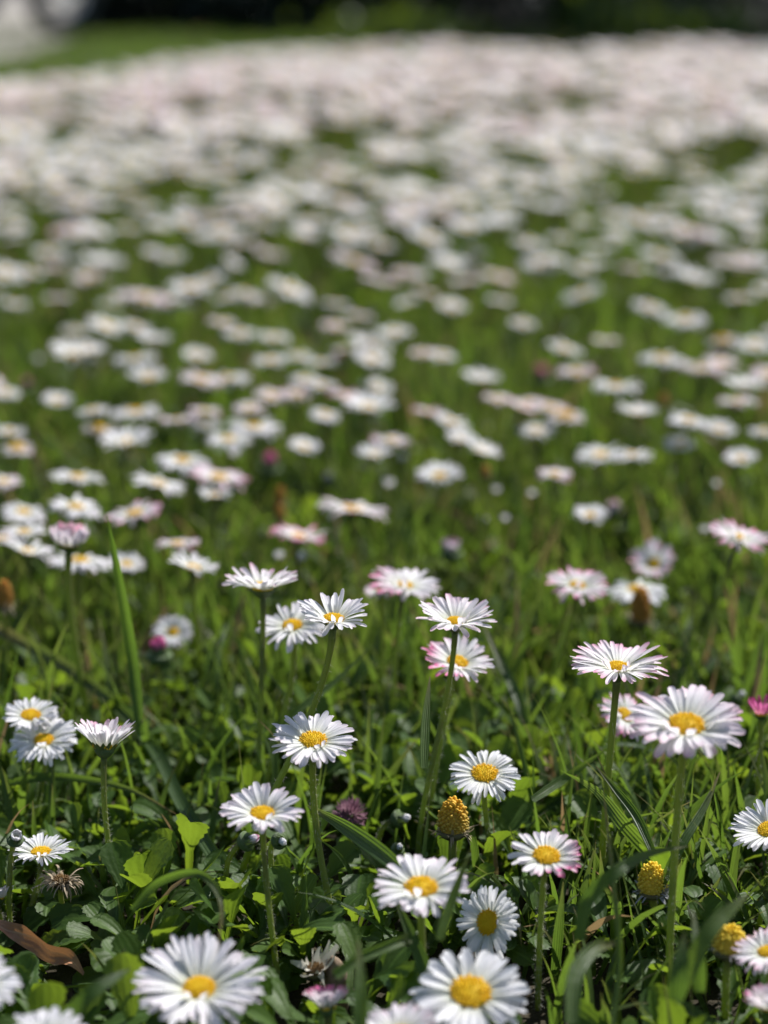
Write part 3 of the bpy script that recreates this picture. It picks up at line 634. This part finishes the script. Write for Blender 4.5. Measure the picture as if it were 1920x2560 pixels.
blade([(1690,2500,.60),(1700,2420,.60),(1712,2330,.605)],.0050,'blue-green short blade in front of the biggest daisy stem foot',.0,.3)
blade([(1430,2560,.60),(1440,2440,.61),(1490,2370,.62),(1560,2355,.63)],.0046,'blade folded sharply over to the right in the lower right quarter',.6,.4)
blade([(1340,1905,.83),(1300,1760,.84),(1250,1650,.86),(1200,1540,.88)],.0040,'blurred blade leaning left, right of the pink-rimmed daisy',.3)
blade([(1060,1920,.70),(1065,1800,.71),(1075,1690,.72)],.0030,'thin bright blade beside the tall stem of the broad-petalled white daisy',.9)
blade([(1330,2000,.74),(1420,1940,.75),(1520,1870,.75)],.0030,'thin slanted blade left of the biggest daisy',.7)
blade([(1640,2240,.70),(1700,2120,.70),(1760,2020,.71),(1800,1930,.72)],.0030,'dark slim blade rising right past the biggest daisy stem',.1)
blade([(1750,2480,.62),(1745,2380,.62),(1732,2270,.63)],.0038,'narrow upright blade just left of the domed seed head',.2)
blade([(1090,2560,.645),(1060,2420,.65),(1020,2320,.655),(985,2240,.66)],.0040,'dark blade slanting left under the broad-petalled daisy',.05)

# ------------------------------------------------------------------ blurred daisies behind, placed one by one from the photo
LIST='''35 597 70 0 w;124 631 100 0 w;75 683 75 15 w;255 660 130 10 w;145 747 80 0 p;35 759 60 0 w;278 759 75 0 w;266 817 110 12 w;191 828 80 0 w;428 643 90 0 w;579 660 62 30 w;
677 637 92 8 p;723 724 135 12 w;570 742 95 3 w;655 752 100 3 p;422 757 140 8 w;475 722 120 5 w;382 851 110 0 w;183 894 132 14 w;336 898 110 4 w;492 892 85 0 y;600 836 92 0 w;684 846 92 4 w;
677 903 92 0 w;370 946 120 0 w;500 952 115 8 p;570 948 110 -8 w;12 982 68 0 w;143 1004 90 0 y;803 908 60 0 w;929 900 112 12 w;916 860 110 6 w;880 655 140 15 p;937 700 90 8 p;839 759 70 0 w;
836 817 80 0 p;538 545 100 0 p;503 591 60 0 w;897 539 130 12 w;260 516 100 0 w;359 521 95 0 w;579 475 95 0 w;318 573 92 0 w;133 510 90 0 w;174 550 82 0 y;399 568 92 0 w;463 516 76 0 w;654 562 92 0 w;
770 556 84 0 w;949 614 90 0 w;1307 498 102 8 w;1434 498 92 -8 w;1388 521 84 0 w;1249 562 135 14 w;1319 608 100 10 w;1597 550 130 6 w;1533 539 92 8 w;1452 556 72 0 y;1405 597 80 0 w;1782 539 110 4 w;
1863 562 92 0 w;1863 481 92 0 w;1753 458 112 6 w;1186 631 82 0 y;1498 620 92 0 w;1070 597 130 10 w;1122 666 125 12 w;1162 703 92 4 p;1353 660 108 0 w;1457 672 88 0 w;1457 736 108 0 w;1579 672 80 0 p;
1648 643 118 16 w;1735 701 130 10 w;1828 660 118 5 p;1900 652 80 0 w;1851 747 92 0 p;1909 724 70 0 w;1249 753 66 0 w;1307 811 82 0 w;1128 770 90 0 y;1018 759 62 0 w;1625 770 108 12 w;1712 799 122 12 w;
1105 891 82 0 w;1411 874 110 0 w;1515 853 74 0 p;1203 950 118 0 w;1440 932 110 2 p;1539 967 122 2 w;1654 898 138 2 w;1753 924 118 0 p;1805 853 88 0 o;1886 865 108 0 w;1858 967 128 0 w;971 707 62 0 p;
1243 999 92 8 p;1302 1020 92 14 P;1374 1022 108 0 p;1343 1079 118 -10 w;1412 1045 105 -8 o;1591 1034 122 -3 w;1660 1008 48 0 c;1721 1053 112 6 w;1799 1076 84 6 y;1842 1006 118 -4 p;1500 1140 130 6 w;1582 1140 112 -6 w;
1387 1188 74 0 p;1699 1114 68 0 y;1851 1149 95 0 y;1912 1080 60 0 w;1261 1301 36 0 s;1209 1305 36 0 s;1495 1310 32 0 s;1203 1130 122 10 w;1152 1100 92 8 w;932 868 98 0 w;677 992 100 4 p;743 988 100 -4 p;
804 965 92 4 w;862 992 92 4 P;940 973 100 2 y;920 1021 148 3 w;635 1069 132 2 w;812 1037 84 12 w;623 1023 82 0 p;1067 1033 70 0 P;1128 1058 112 12 w;978 1104 112 3 p;936 1139 115 4 w;1098 1193 126 4 y;
1213 1189 50 0 c;882 1278 166 2 p;970 1216 52 0 s;743 1345 150 5 P;700 1396 50 0 s;752 1400 50 0 s;231 1028 92 0 w;336 1031 142 -2 w;444 1052 100 2 p;513 1060 62 0 w;23 1081 88 0 w;42 1123 88 3 o;
316 1108 152 2 w;571 1100 110 0 w;455 1154 132 4 w;193 1196 150 -3 w;394 1213 142 14 w;548 1197 146 2 p;538 1240 98 0 w;10 1206 62 0 p;189 1270 146 0 w;58 1282 122 0 w;336 1287 152 -8 p;60 1332 112 0 w;
444 1362 124 2 p;482 1422 144 6 w;69 1382 152 2 w;8 1350 112 0 p;200 1405 152 -8 w;316 1412 76 4 y;432 1582 102 0 f;1634 1412 124 0 F;585 1140 60 0 s;1330 1240 40 0 s;1790 1215 36 0 s;1760 1330 34 0 s;
1010 1150 44 0 s;1240 1230 40 0 s;760 1120 70 0 y;95 905 46 0 s;245 1075 60 0 o;1475 1290 46 0 y;1620 1490 40 0 s'''
BACK=[]
for row in LIST.replace('\n','').split(';'):
    x,y,wd,bt,k=row.split(); BACK.append((float(x),float(y),float(wd),float(bt),k))
_r=np.random.default_rng(8)
for q_ in list(BACK):
    if q_[4] in 'wp' and q_[1]<1060 and _r.uniform()<.36: BACK.append((q_[0]+_r.choice([-1,1])*_r.uniform(30,75),q_[1]-_r.uniform(6,34),q_[2]*_r.uniform(.7,1.0),_r.uniform(-5,14),'p' if _r.uniform()<.5 else 'w'))
MV={}
def variants(kind,seeds,**k):
    out=[]
    for s in seeds:
        kk=dict(npet=40,cup=6,droop=-16,wid=.17,nu=6,nv=3,pink=.1); kk.update(k)
        out.append((petals_mesh(s,**kk),disc_mesh(s,.26,.10,40,1),calyx_mesh(s,r=.25,nb=9)))
    MV[kind]=out
variants('w',(1,2,3)); W1=MV['w']; variants('w',(4,5),cup=18,droop=-8,npet=34); W1+=MV['w']; variants('w',(6,7),cup=3,droop=-28,npet=46,jit=1.4); MV['w']=W1+MV['w']; variants('p',(11,12,13),pink=.85); variants('P',(21,22),pink=2.4,cup=14); variants('y',(31,32),cup=16,npet=34,wid=.2); variants('f',(41,),cup=14,npet=38); variants('F',(51,),cup=34,npet=36,pink=.9)
variants('s',(61,),cup=55,droop=20,npet=24,wid=.28)
b=[]
for s in (71,72):
    c_=cone_meshes(s,M_CONEO,Nf=60,wiry=8,rb=.6,hc=1.3); b.append(c_)
MV['c']=b
MV['o']=[(petals_mesh(81,34,5,-30,pink=.5,nu=5,nv=3,wid=.16),disc_mesh(81,.42,.28,60,1),calyx_mesh(81,r=.3,nb=9))]
sb=Buf(); tube(sb,np.array([[0,0,0],[.0,0,.5],[0,0,1]]),[.0012,.0012,.0012],7,cap=False); SM=sb.mesh('stem',M_STEM)
WORD={'w':('white',''),'p':('pink-tinged',''),'P':('magenta-rimmed',''),'y':('cream-white',''),'f':('cream-white','facing forward'),'F':('pinkish ring-shaped','facing forward'),'s':('tiny white',''),'c':('orange',''),'o':('faded orange-centred','')}
ap=cd.lens/1000/cd.dof.aperture_fstop
RB=np.random.default_rng(77)
used=set()
def back_label(x,y,k,bt,cat):
    px,py=round(x/19.2),round(y/25.6); c=WORD[k][0]
    tl='blurred '
    px=max(px,0)
    l=f'{tl}{c} {cat}, {px} percent across and {py} percent down the photo'
    j=0
    while l in used:
        j+=1; l=f'{tl}{c} {cat}, {x/19.2+.1*(j-1):.1f} percent across and {y/25.6+.1*(j-1):.1f} percent down the photo'
    used.add(l); return l
def place_back(head,R_,k,a,bt,label,i):
    B=Vector((head[0]+RB.normal(0,.003),head[1]+RB.normal(0,.003),-.002))
    nm,ct,grp=('daisy_seed_head','seed head','spent daisy seed heads') if k=='c' else (('daisy_bud','bud','daisy buds') if k=='s' else ('daisy','daisy','daisies in flower on the lawn'))
    root=thing(nm,label,ct,B,grp)
    n=orient(a,bt); ms=MV[k][i%len(MV[k])]
    add_head(root,ms,CN if k=='c' else PARTNAMES,head,n,R_,RB.uniform(0,6.28) if k not in 'FP' else 0)
    o=obj('stem',SM,root); v=Vector(head)-B-n*R_*.2; o.rotation_mode='QUATERNION'; o.rotation_quaternion=Vector((0,0,1)).rotation_difference(v.normalized()); o.scale=(1,1,v.length)
nb=0
for i,(x,y,wd,bt,k) in enumerate(BACK):
    h=RB.uniform(.052,.066)
    if k=='s': h=.035
    if k=='f': h=.03
    if k=='F': h=.04
    if k in 'y' : h-=.01
    head=at_height(x,y,h); dep=project(head)[2]
    blur=ap*F*abs(1/.72-1/dep); we=max(wd-.22*blur,wd*.75)*float(RB.uniform(.92,1.12)); R_=we/F*dep/2
    R_=min(max(R_,.003 if k in 'sc' else .0085),.0175)
    cat={'s':'bud','c':'seed head'}.get(k,'daisy')
    a={'f':32,'F':38,'y':8,'s':10,'c':0}.get(k,float(RB.uniform(-11,4)))
    place_back(head,R_,k,a,bt+float(RB.normal(2,7)),back_label(x,y,k,bt,cat),i); nb+=1
    HERO.append((x,y,dep,R_*2000,h*1000)) if y>1000 else None

# the rest of the bed: the nearest become things of their own, the mass beyond them is one object
GAPS=[(830,350,75,32),(1560,480,120,50),(1830,375,110,45),(1300,400,70,30),(1080,430,60,35),(100,565,60,35),(420,475,60,25),(700,610,60,40),(1000,690,70,50),(180,320,60,22),(1400,720,60,60),(640,690,60,25),(1000,590,0,0),(500,270,50,18),(1450,250,70,22)]
cand=[]
for i in range(8600):
    Y=RB.uniform(1.55,3.45); X=RB.uniform(-.9,.9)*(.35+Y*.32)
    h=RB.uniform(.05,.068); x,y,dep=project((X,Y,h))
    if y<116+max(0,(780-x))*.12+ (8*math.sin(x*.01)): continue
    cl=.5+.5*math.sin(X*17+2*math.sin(Y*6))*math.sin(Y*13+X*5)
    if y>230 and RB.uniform()>.25+1.15*cl: continue
    if RB.uniform()>min(1,.30+(Y-1.55)*.62): continue
    if any((x-gx)**2/(gw*gw+1)+(y-gy)**2/(gh*gh+1)<1 for gx,gy,gw,gh in GAPS): continue
    if y>440 and -40<x<1960 and any(abs(x-q[0])<q[2]*.55 and abs(y-q[1])<26 for q in BACK): continue
    if y>600 and -60<x<1980:
        if RB.uniform()<.45: continue
        h-=.018
    cand.append((dep,x,y,X,Y,h))
cand.sort()
stuff=[]; quota=max(0,300-nb-40-4)
for dep,x,y,X,Y,h in cand:
    pz=.8 if (250<x<620 and y<300) or (950<x<1250 and y<200) else (.6 if y<320 else .18)
    k='p' if RB.uniform()<pz else ('P' if RB.uniform()<(.14 if y<330 else .06) else ('y' if RB.uniform()<.15 else 'w'))
    R_=RB.uniform(.0112,.0155); bt=float(RB.normal(7,10)); a=float(RB.uniform(-5,12))
    if quota>0 and 5<x<1915:
        place_back(np.array([X,Y,h]),R_,k,a,bt,back_label(x,y,k,bt,'daisy'),int(x)); quota-=1
    else: stuff.append((X,Y,h,R_,k,a,bt))
# near side margins, outside the frame: keep the meadow whole from a step aside
for i in range(260):
    Y=RB.uniform(.75,1.7); X=RB.choice([-1,1])*RB.uniform(.21*Y+.03,.21*Y+.5)
    stuff.append((X,Y,RB.uniform(.04,.065),RB.uniform(.009,.013),'w' if RB.uniform()<.8 else 'p',float(RB.uniform(4,20)),float(RB.normal(0,8))))
bp,bd,bs=Buf(),Buf(),Buf()
for (X,Y,h,R_,k,a,bt) in stuff:
    n=np.array(orient(a,bt)); u=np.cross(n,[0,1,0]); u/=np.linalg.norm(u); v=np.cross(n,u); c=np.array([X,Y,h]); np_=18; an=np.arange(np_)/np_*2*math.pi+RB.uniform(0,6); da=.145
    L=R_*(1+RB.normal(0,.08,np_)); cup=RB.uniform(.1,.3)
    def pt(ang,r,z): return c+np.outer(np.cos(ang)*r,u)+np.outer(np.sin(ang)*r,v)+np.outer(z,n)
    A=pt(an,R_*.2*np.ones(np_),np.zeros(np_)); B1=pt(an-da*.9,L*.72,L*cup*.8); B2=pt(an+da*.9,L*.72,L*cup*.8); Cc=pt(an,L,L*cup*.9)
    pk={'w':.08,'p':1.3,'P':2.4,'y':.1}[k]*RB.uniform(.5,1.3,np_)
    aa=np.zeros((np_,4,3)); aa[:,:,0]=pk[:,None]; aa[:,:,1]=[.35,.95,1,.95]; aa[:,:,2]=[0,1,0,-1]
    i4=np.arange(np_)*4; bp.add(np.stack([A,B1,Cc,B2],1).reshape(-1,3),np.stack([i4,i4+1,i4+2,i4+3],1),a=aa.reshape(-1,3))
    n6=6; ag=np.arange(n6)/n6*6.283; rg=pt(ag,np.full(n6,R_*.26),np.full(n6,R_*.03)); top=c+n*R_*.15
    bd.add(np.vstack([rg,top]),t=[[j,(j+1)%n6,n6] for j in range(n6)],a=(.2,.7,0))
    base=np.array([X+RB.normal(0,.003),Y+RB.normal(0,.003),-.002]); tube(bs,np.array([base,c-n*R_*.15]),[.0012,.0011],4,cap=False)
    # green bracts under the head
    rg2=pt(ag,np.full(n6,R_*.24),np.full(n6,-R_*.02)); bs.add(np.vstack([rg2,c-n*R_*.22]),t=[[(j+1)%n6,j,n6] for j in range(n6)],a=(0,.9,0))
def join(name,bufs):
    tot=Buf(); idx=[]
    for bi,(bb,m) in enumerate(bufs):
        for v,a in zip(bb.v,bb.a): pass
        V=np.concatenate(bb.v); A=np.concatenate(bb.a); Q=np.concatenate(bb.q) if bb.q else None; T=np.concatenate(bb.t) if bb.t else None
        tot.add(V,Q,T,A)
    me=tot.mesh(name,bufs[0][1]); 
    for bb,m in bufs[1:]: me.materials.append(m)
    mi=[]
    for bi,(bb,m) in enumerate(bufs): mi.append(np.full(sum(len(q) for q in bb.q),bi))
    for bi,(bb,m) in enumerate(bufs): mi.append(np.full(sum(len(q) for q in bb.t),bi))
    me.polygons.foreach_set('material_index',np.concatenate(mi).astype(np.int32)); me.update(); return me
o=obj('far_daisies',join('far_daisies',[(bp,M_PET),(bd,M_DISC),(bs,M_STEM)])); tag(o,'dense mass of blurred white and pink daisies in the far part of the bed','daisies',None,'stuff')

# ------------------------------------------------------------------ ground cover
for q_ in [(5,2318),(40,2332),(75,2342),(105,2360),(135,2380),(165,2395),(190,2415)]: HERO.append((q_[0],q_[1],gd(q_[0],q_[1]+70),30*.65/F*1000*1.0,0))
for q_ in [(836,2410),(838,2450),(700,2280),(940,2130),(870,2080)]: HERO.append((q_[0],q_[1],.70,4,0))
HP=[(x,y,dep,D_/1000/dep*F) for x,y,dep,D_,h in HERO]
def occludes(V,keep=.0):
    """V (n,m,3): which of the n pieces would hide a flower head that the photo shows clear"""
    q=V-CAM; d=q@FW; x=960+F*(q@RT)/d; y=1280-F*(q@UP)/d; bad=np.zeros(len(V),bool)
    for hx_,hy_,hd,hw in HP:
        ins=(np.abs(x-hx_)<hw*.56)&(np.abs(y-hy_)<max(hw*.36,14))&(d<hd+.004)
        bad|=ins.any(1)
    return bad
def blades(R,n,region,L,W,segs,short=False,lean=.35,curve=1.0,nv=3,fold=.35,filt=True,hmix=None,dens=None):
    X,Y=region(R,n)
    if dens is not None:
        k=R.uniform(0,1,len(X))<dens(X,Y); X,Y=X[k],Y[k]
    n=len(X); t=np.linspace(0,1,segs+1)
    Ln=R.uniform(L[0],L[1],n)*R.uniform(.75,1.15,n); Wd=R.uniform(W[0],W[1],n); az=R.uniform(0,2*math.pi,n)
    if short: Ln=Ln*np.clip(1-(Y-2.75)*1.2,.33,1)
    th0=np.abs(R.normal(0,lean*.6,n))+.05; k=np.abs(R.normal(0,curve,n))
    th=th0[:,None]+k[:,None]*t[None]**1.4
    ds=(Ln/segs)[:,None]; r=np.concatenate([np.zeros((n,1)),np.cumsum(np.sin(th[:,:-1])*ds,1)],1); z=np.concatenate([np.zeros((n,1)),np.cumsum(np.cos(th[:,:-1])*ds,1)],1)
    z=np.maximum(z,.001)
    er=np.stack([np.cos(az),np.sin(az),np.zeros(n)],1); ez=np.array([0,0,1.]); ta=az+R.normal(0,.9,n)
    el=np.stack([-np.sin(az),np.cos(az),np.zeros(n)],1)
    tw=R.normal(0,1.1,n)[:,None]*t[None]+R.normal(0,.4,n)[:,None]
    Nn=-np.cos(th)[:,:,None]*er[:,None]+np.sin(th)[:,:,None]*ez
    lat=np.cos(tw)[:,:,None]*el[:,None]+np.sin(tw)[:,:,None]*Nn; nn=np.cos(tw)[:,:,None]*Nn-np.sin(tw)[:,:,None]*el[:,None]
    c=np.stack([X,Y,np.full(n,-.002)],1)[:,None]+r[:,:,None]*er[:,None]+z[:,:,None]*ez
    prof=(.7+.3*np.sin(t*2.2))*np.clip((1-t)*2.2,.03,1)
    v=np.linspace(-1,1,nv); w_=Wd[:,None]*.5*prof[None]
    V=c[:,:,None]+v[None,None,:,None]*w_[:,:,None,None]*lat[:,:,None]+(np.abs(v)*fold)[None,None,:,None]*w_[:,:,None,None]*nn[:,:,None]
    A=np.zeros(V.shape); hue=R.uniform(0,1,n) if hmix is None else hmix(R,n)
    A[...,0]=hue[:,None,None]; A[...,1]=t[None,:,None]; A[...,2]=v
    if filt:
        bad=occludes(c); V=V[~bad]; A=A[~bad]; n=len(V)
    m=(segs+1)*nv; q=(grid_quads(segs+1,nv)[None]+(np.arange(n)*m)[:,None,None]).reshape(-1,4)
    return V.reshape(-1,3),q,A.reshape(-1,3)
def wedge(y0,y1,mx,bx=.05):
    def f(R,n):
        Y=np.sqrt(R.uniform(y0*y0,y1*y1,n)); X=R.uniform(-1,1,n)*(bx+mx*Y); return X,Y
    return f
def blob(X,Y,sx=9.,sy=7.,ph=0): return .5+.5*np.sin(X*sx*3+ph+2*np.sin(Y*sy))*np.sin(Y*sy*3+1.3*ph)
RG=np.random.default_rng(2024); gb=Buf()
# turf: short dense blades, then longer ones; less where the rosettes stand (low left)
def dn(X,Y):
    d=np.clip((Y-.66)/.22,.05,1); right=np.clip((X-.0)/.06,0,1); d=np.maximum(d,right*.55*np.clip((Y-.5)/.1,.3,1)); return d*(.5+.5*blob(X,Y))
for args in [dict(n=13000,region=wedge(.54,1.35,.215,.03),L=(.016,.042),W=(.0014,.0030),segs=6,dens=dn),
             dict(n=5200,region=wedge(.62,1.35,.215,.03),L=(.035,.068),W=(.0018,.0038),segs=8,lean=.4,curve=.9,dens=dn),
             dict(n=4600,region=wedge(.66,1.4,.215,.03),L=(.030,.066),W=(.0013,.0030),segs=7,lean=.32,curve=.7,dens=lambda X,Y:np.clip(blob(X,Y,7,6,1.)*1.5-.25,.08,1)),
             dict(n=11000,region=wedge(1.35,2.3,.22,.05),L=(.022,.050),W=(.0022,.0042),segs=4),
             dict(n=17000,region=wedge(2.3,4.3,.23,.1),L=(.025,.045),W=(.004,.007),segs=3,filt=False,short=True)]:
    V,q,A=blades(RG,**args); gb.add(V,q,a=A)
# beside the view and beyond the bed
def sides(R,n):
    Y=R.uniform(.3,3.6,n); X=R.choice([-1,1],n)*(.05+.21*Y+R.uniform(0,.75,n)); return X,Y
V,q,A=blades(RG,46000,sides,(.022,.048),(.0022,.0048),3,filt=False,short=True); gb.add(V,q,a=A)
def strip(R,n):   # green lawn strip between bed and path and far lawn
    Y=R.uniform(2.6,4.45,n); X=R.uniform(-1.5,1.2,n); k=(Y<np.where(X>-.12,3.86,4.22))&~((Y>3.6)&(X< -.52-.12*(Y-3.7))); return X[k],Y[k]
V,q,A=blades(RG,9000,strip,(.010,.016),(.003,.006),3,filt=False,hmix=lambda R,n:R.uniform(.8,.95,n)); gb.add(V,q,a=A)
tag(obj('grass',gb.mesh('grass',M_GRASS)),'short green lawn grass between the daisies','grass',None,'stuff')

# spoon-shaped daisy leaves in flat rosettes
def leaves(R,P,az,el,L,nu=19,nv=5,scal=1.0):
    n=len(P); t=1-(1-np.linspace(0,1,nu))**1.45; v=np.linspace(-1,1,nv)
    pw=np.where(t<.42,.10+.10*(t/.42),.0); s=np.clip((t-.30)/.70,0,1); bw=1.14*s**1.25*np.sqrt(np.clip(1-s**6,0,1))
    prof=np.maximum(pw,bw*.98); prof[-1]=.22
    W=L*R.uniform(.38,.52,n)
    k=R.normal(-.9,.5,n); th=el[:,None]+k[:,None]*t[None]; ds=L[:,None]*np.diff(t)[None]
    r=np.concatenate([np.zeros((n,1)),np.cumsum(np.cos(th[:,:-1])*ds,1)],1); z=np.concatenate([np.zeros((n,1)),np.cumsum(np.sin(th[:,:-1])*ds,1)],1)
    er=np.stack([np.cos(az),np.sin(az),np.zeros(n)],1); el_=np.stack([-np.sin(az),np.cos(az),np.zeros(n)],1); ez=np.array([0,0,1.])
    Nn=-np.sin(th)[:,:,None]*er[:,None]+np.cos(th)[:,:,None]*ez
    tw=R.normal(0,.45,n)[:,None]*t[None]+R.normal(0,.15,n)[:,None]
    lat=np.cos(tw)[:,:,None]*el_[:,None]+np.sin(tw)[:,:,None]*Nn; nn=np.cos(tw)[:,:,None]*Nn-np.sin(tw)[:,:,None]*el_[:,None]
    c=P[:,None]+r[:,:,None]*er[:,None]+z[:,:,None]*ez
    cr=1+.13*scal*np.sign(np.sin(np.arange(nu)*math.pi+.5))[None,:]*(s>.1)*R.uniform(.3,1.0,n)[:,None]
    w_=(W[:,None]*.5)*prof[None]
    edge=np.where(np.abs(v)>.9,1,0)
    wv=w_[:,:,None]*(1+(cr-1)[:,:,None]*edge[None,None,:])*v[None,None,:]
    cup=R.uniform(.05,.55,n)[:,None,None]; wav=(np.sin(t[None,:]*11+R.uniform(0,6,n)[:,None])*.10)[:,:,None]*(v[None,None,:]**2)
    hgt=w_[:,:,None]*(cup*v[None,None,:]**2+wav)+ (W[:,None,None]*.012)*(np.abs(v)[None,None,:]>.1)
    V=c[:,:,None]+wv[...,None]*lat[:,:,None]+hgt[...,None]*nn[:,:,None]
    A=np.zeros(V.shape); A[...,0]=R.uniform(0,.95,n)[:,None,None]; A[...,1]=t[None,:,None]; A[...,2]=v
    V[...,2]=np.maximum(V[...,2],-.003)
    bad=occludes(V.reshape(n,-1,3)); V=V[~bad];A=A[~bad]; n=len(V); m=nu*nv
    q=(grid_quads(nu,nv)[None]+(np.arange(n)*m)[:,None,None]).reshape(-1,4)
    return V.reshape(-1,3),q,A.reshape(-1,3)
RL=np.random.default_rng(99)
def rosettes(n,region,L0,L1,dens,nl=(5,9)):
    X,Y=region(RL,n); k=RL.uniform(0,1,len(X))<dens(X,Y); X,Y=X[k],Y[k]; P=[];az=[];el=[];L=[]
    for x,y in zip(X,Y):
        m=RL.integers(*nl); a0=RL.uniform(0,6.28); s=RL.uniform(.8,1.15)
        for j in range(m):
            P.append((x+RL.normal(0,.002),y+RL.normal(0,.002),RL.uniform(-.001,.006))); az.append(a0+j*2.4+RL.normal(0,.2)); el.append(RL.uniform(.35,1.45)); L.append(RL.uniform(L0,L1)*s)
    return np.array(P),np.array(az),np.array(el),np.array(L)
lb=Buf()
def dl(X,Y): return np.clip(1.0-(Y-.74)/.28,.22,1)*np.where(X>.02,.70,1.0)
P_,az_,el_,L_=rosettes(1300,wedge(.535,1.25,.215,.03),.017,.033,dl); V,q,A=leaves(RL,P_,az_,el_,L_); lb.add(V,q,a=A)
P_,az_,el_,L_=rosettes(500,wedge(1.1,2.4,.22,.05),.018,.028,lambda X,Y:.6+0*X); V,q,A=leaves(RL,P_,az_,el_,L_,7,3); lb.add(V,q,a=A)
def side2(R,n):
    Y=R.uniform(.4,1.6,n); X=R.choice([-1,1],n)*(.04+.215*Y+R.uniform(0,.4,n)); return X,Y
P_,az_,el_,L_=rosettes(420,side2,.018,.03,lambda X,Y:1+0*X); V,q,A=leaves(RL,P_,az_,el_,L_,7,3); lb.add(V,q,a=A)
tag(obj('daisy_leaves',lb.mesh('daisy_leaves',M_LEAF)),'spoon-shaped green leaves covering the ground under the daisies','ground cover',None,'stuff')

for h_ in HERO: 
    if h_[1]>1400: print('HERO x%.0f y%.0f dep %.3f D %.1fmm h %.0fmm'%h_)
print('stuff',len(stuff),'back',nb,'objects',len(bpy.data.objects))
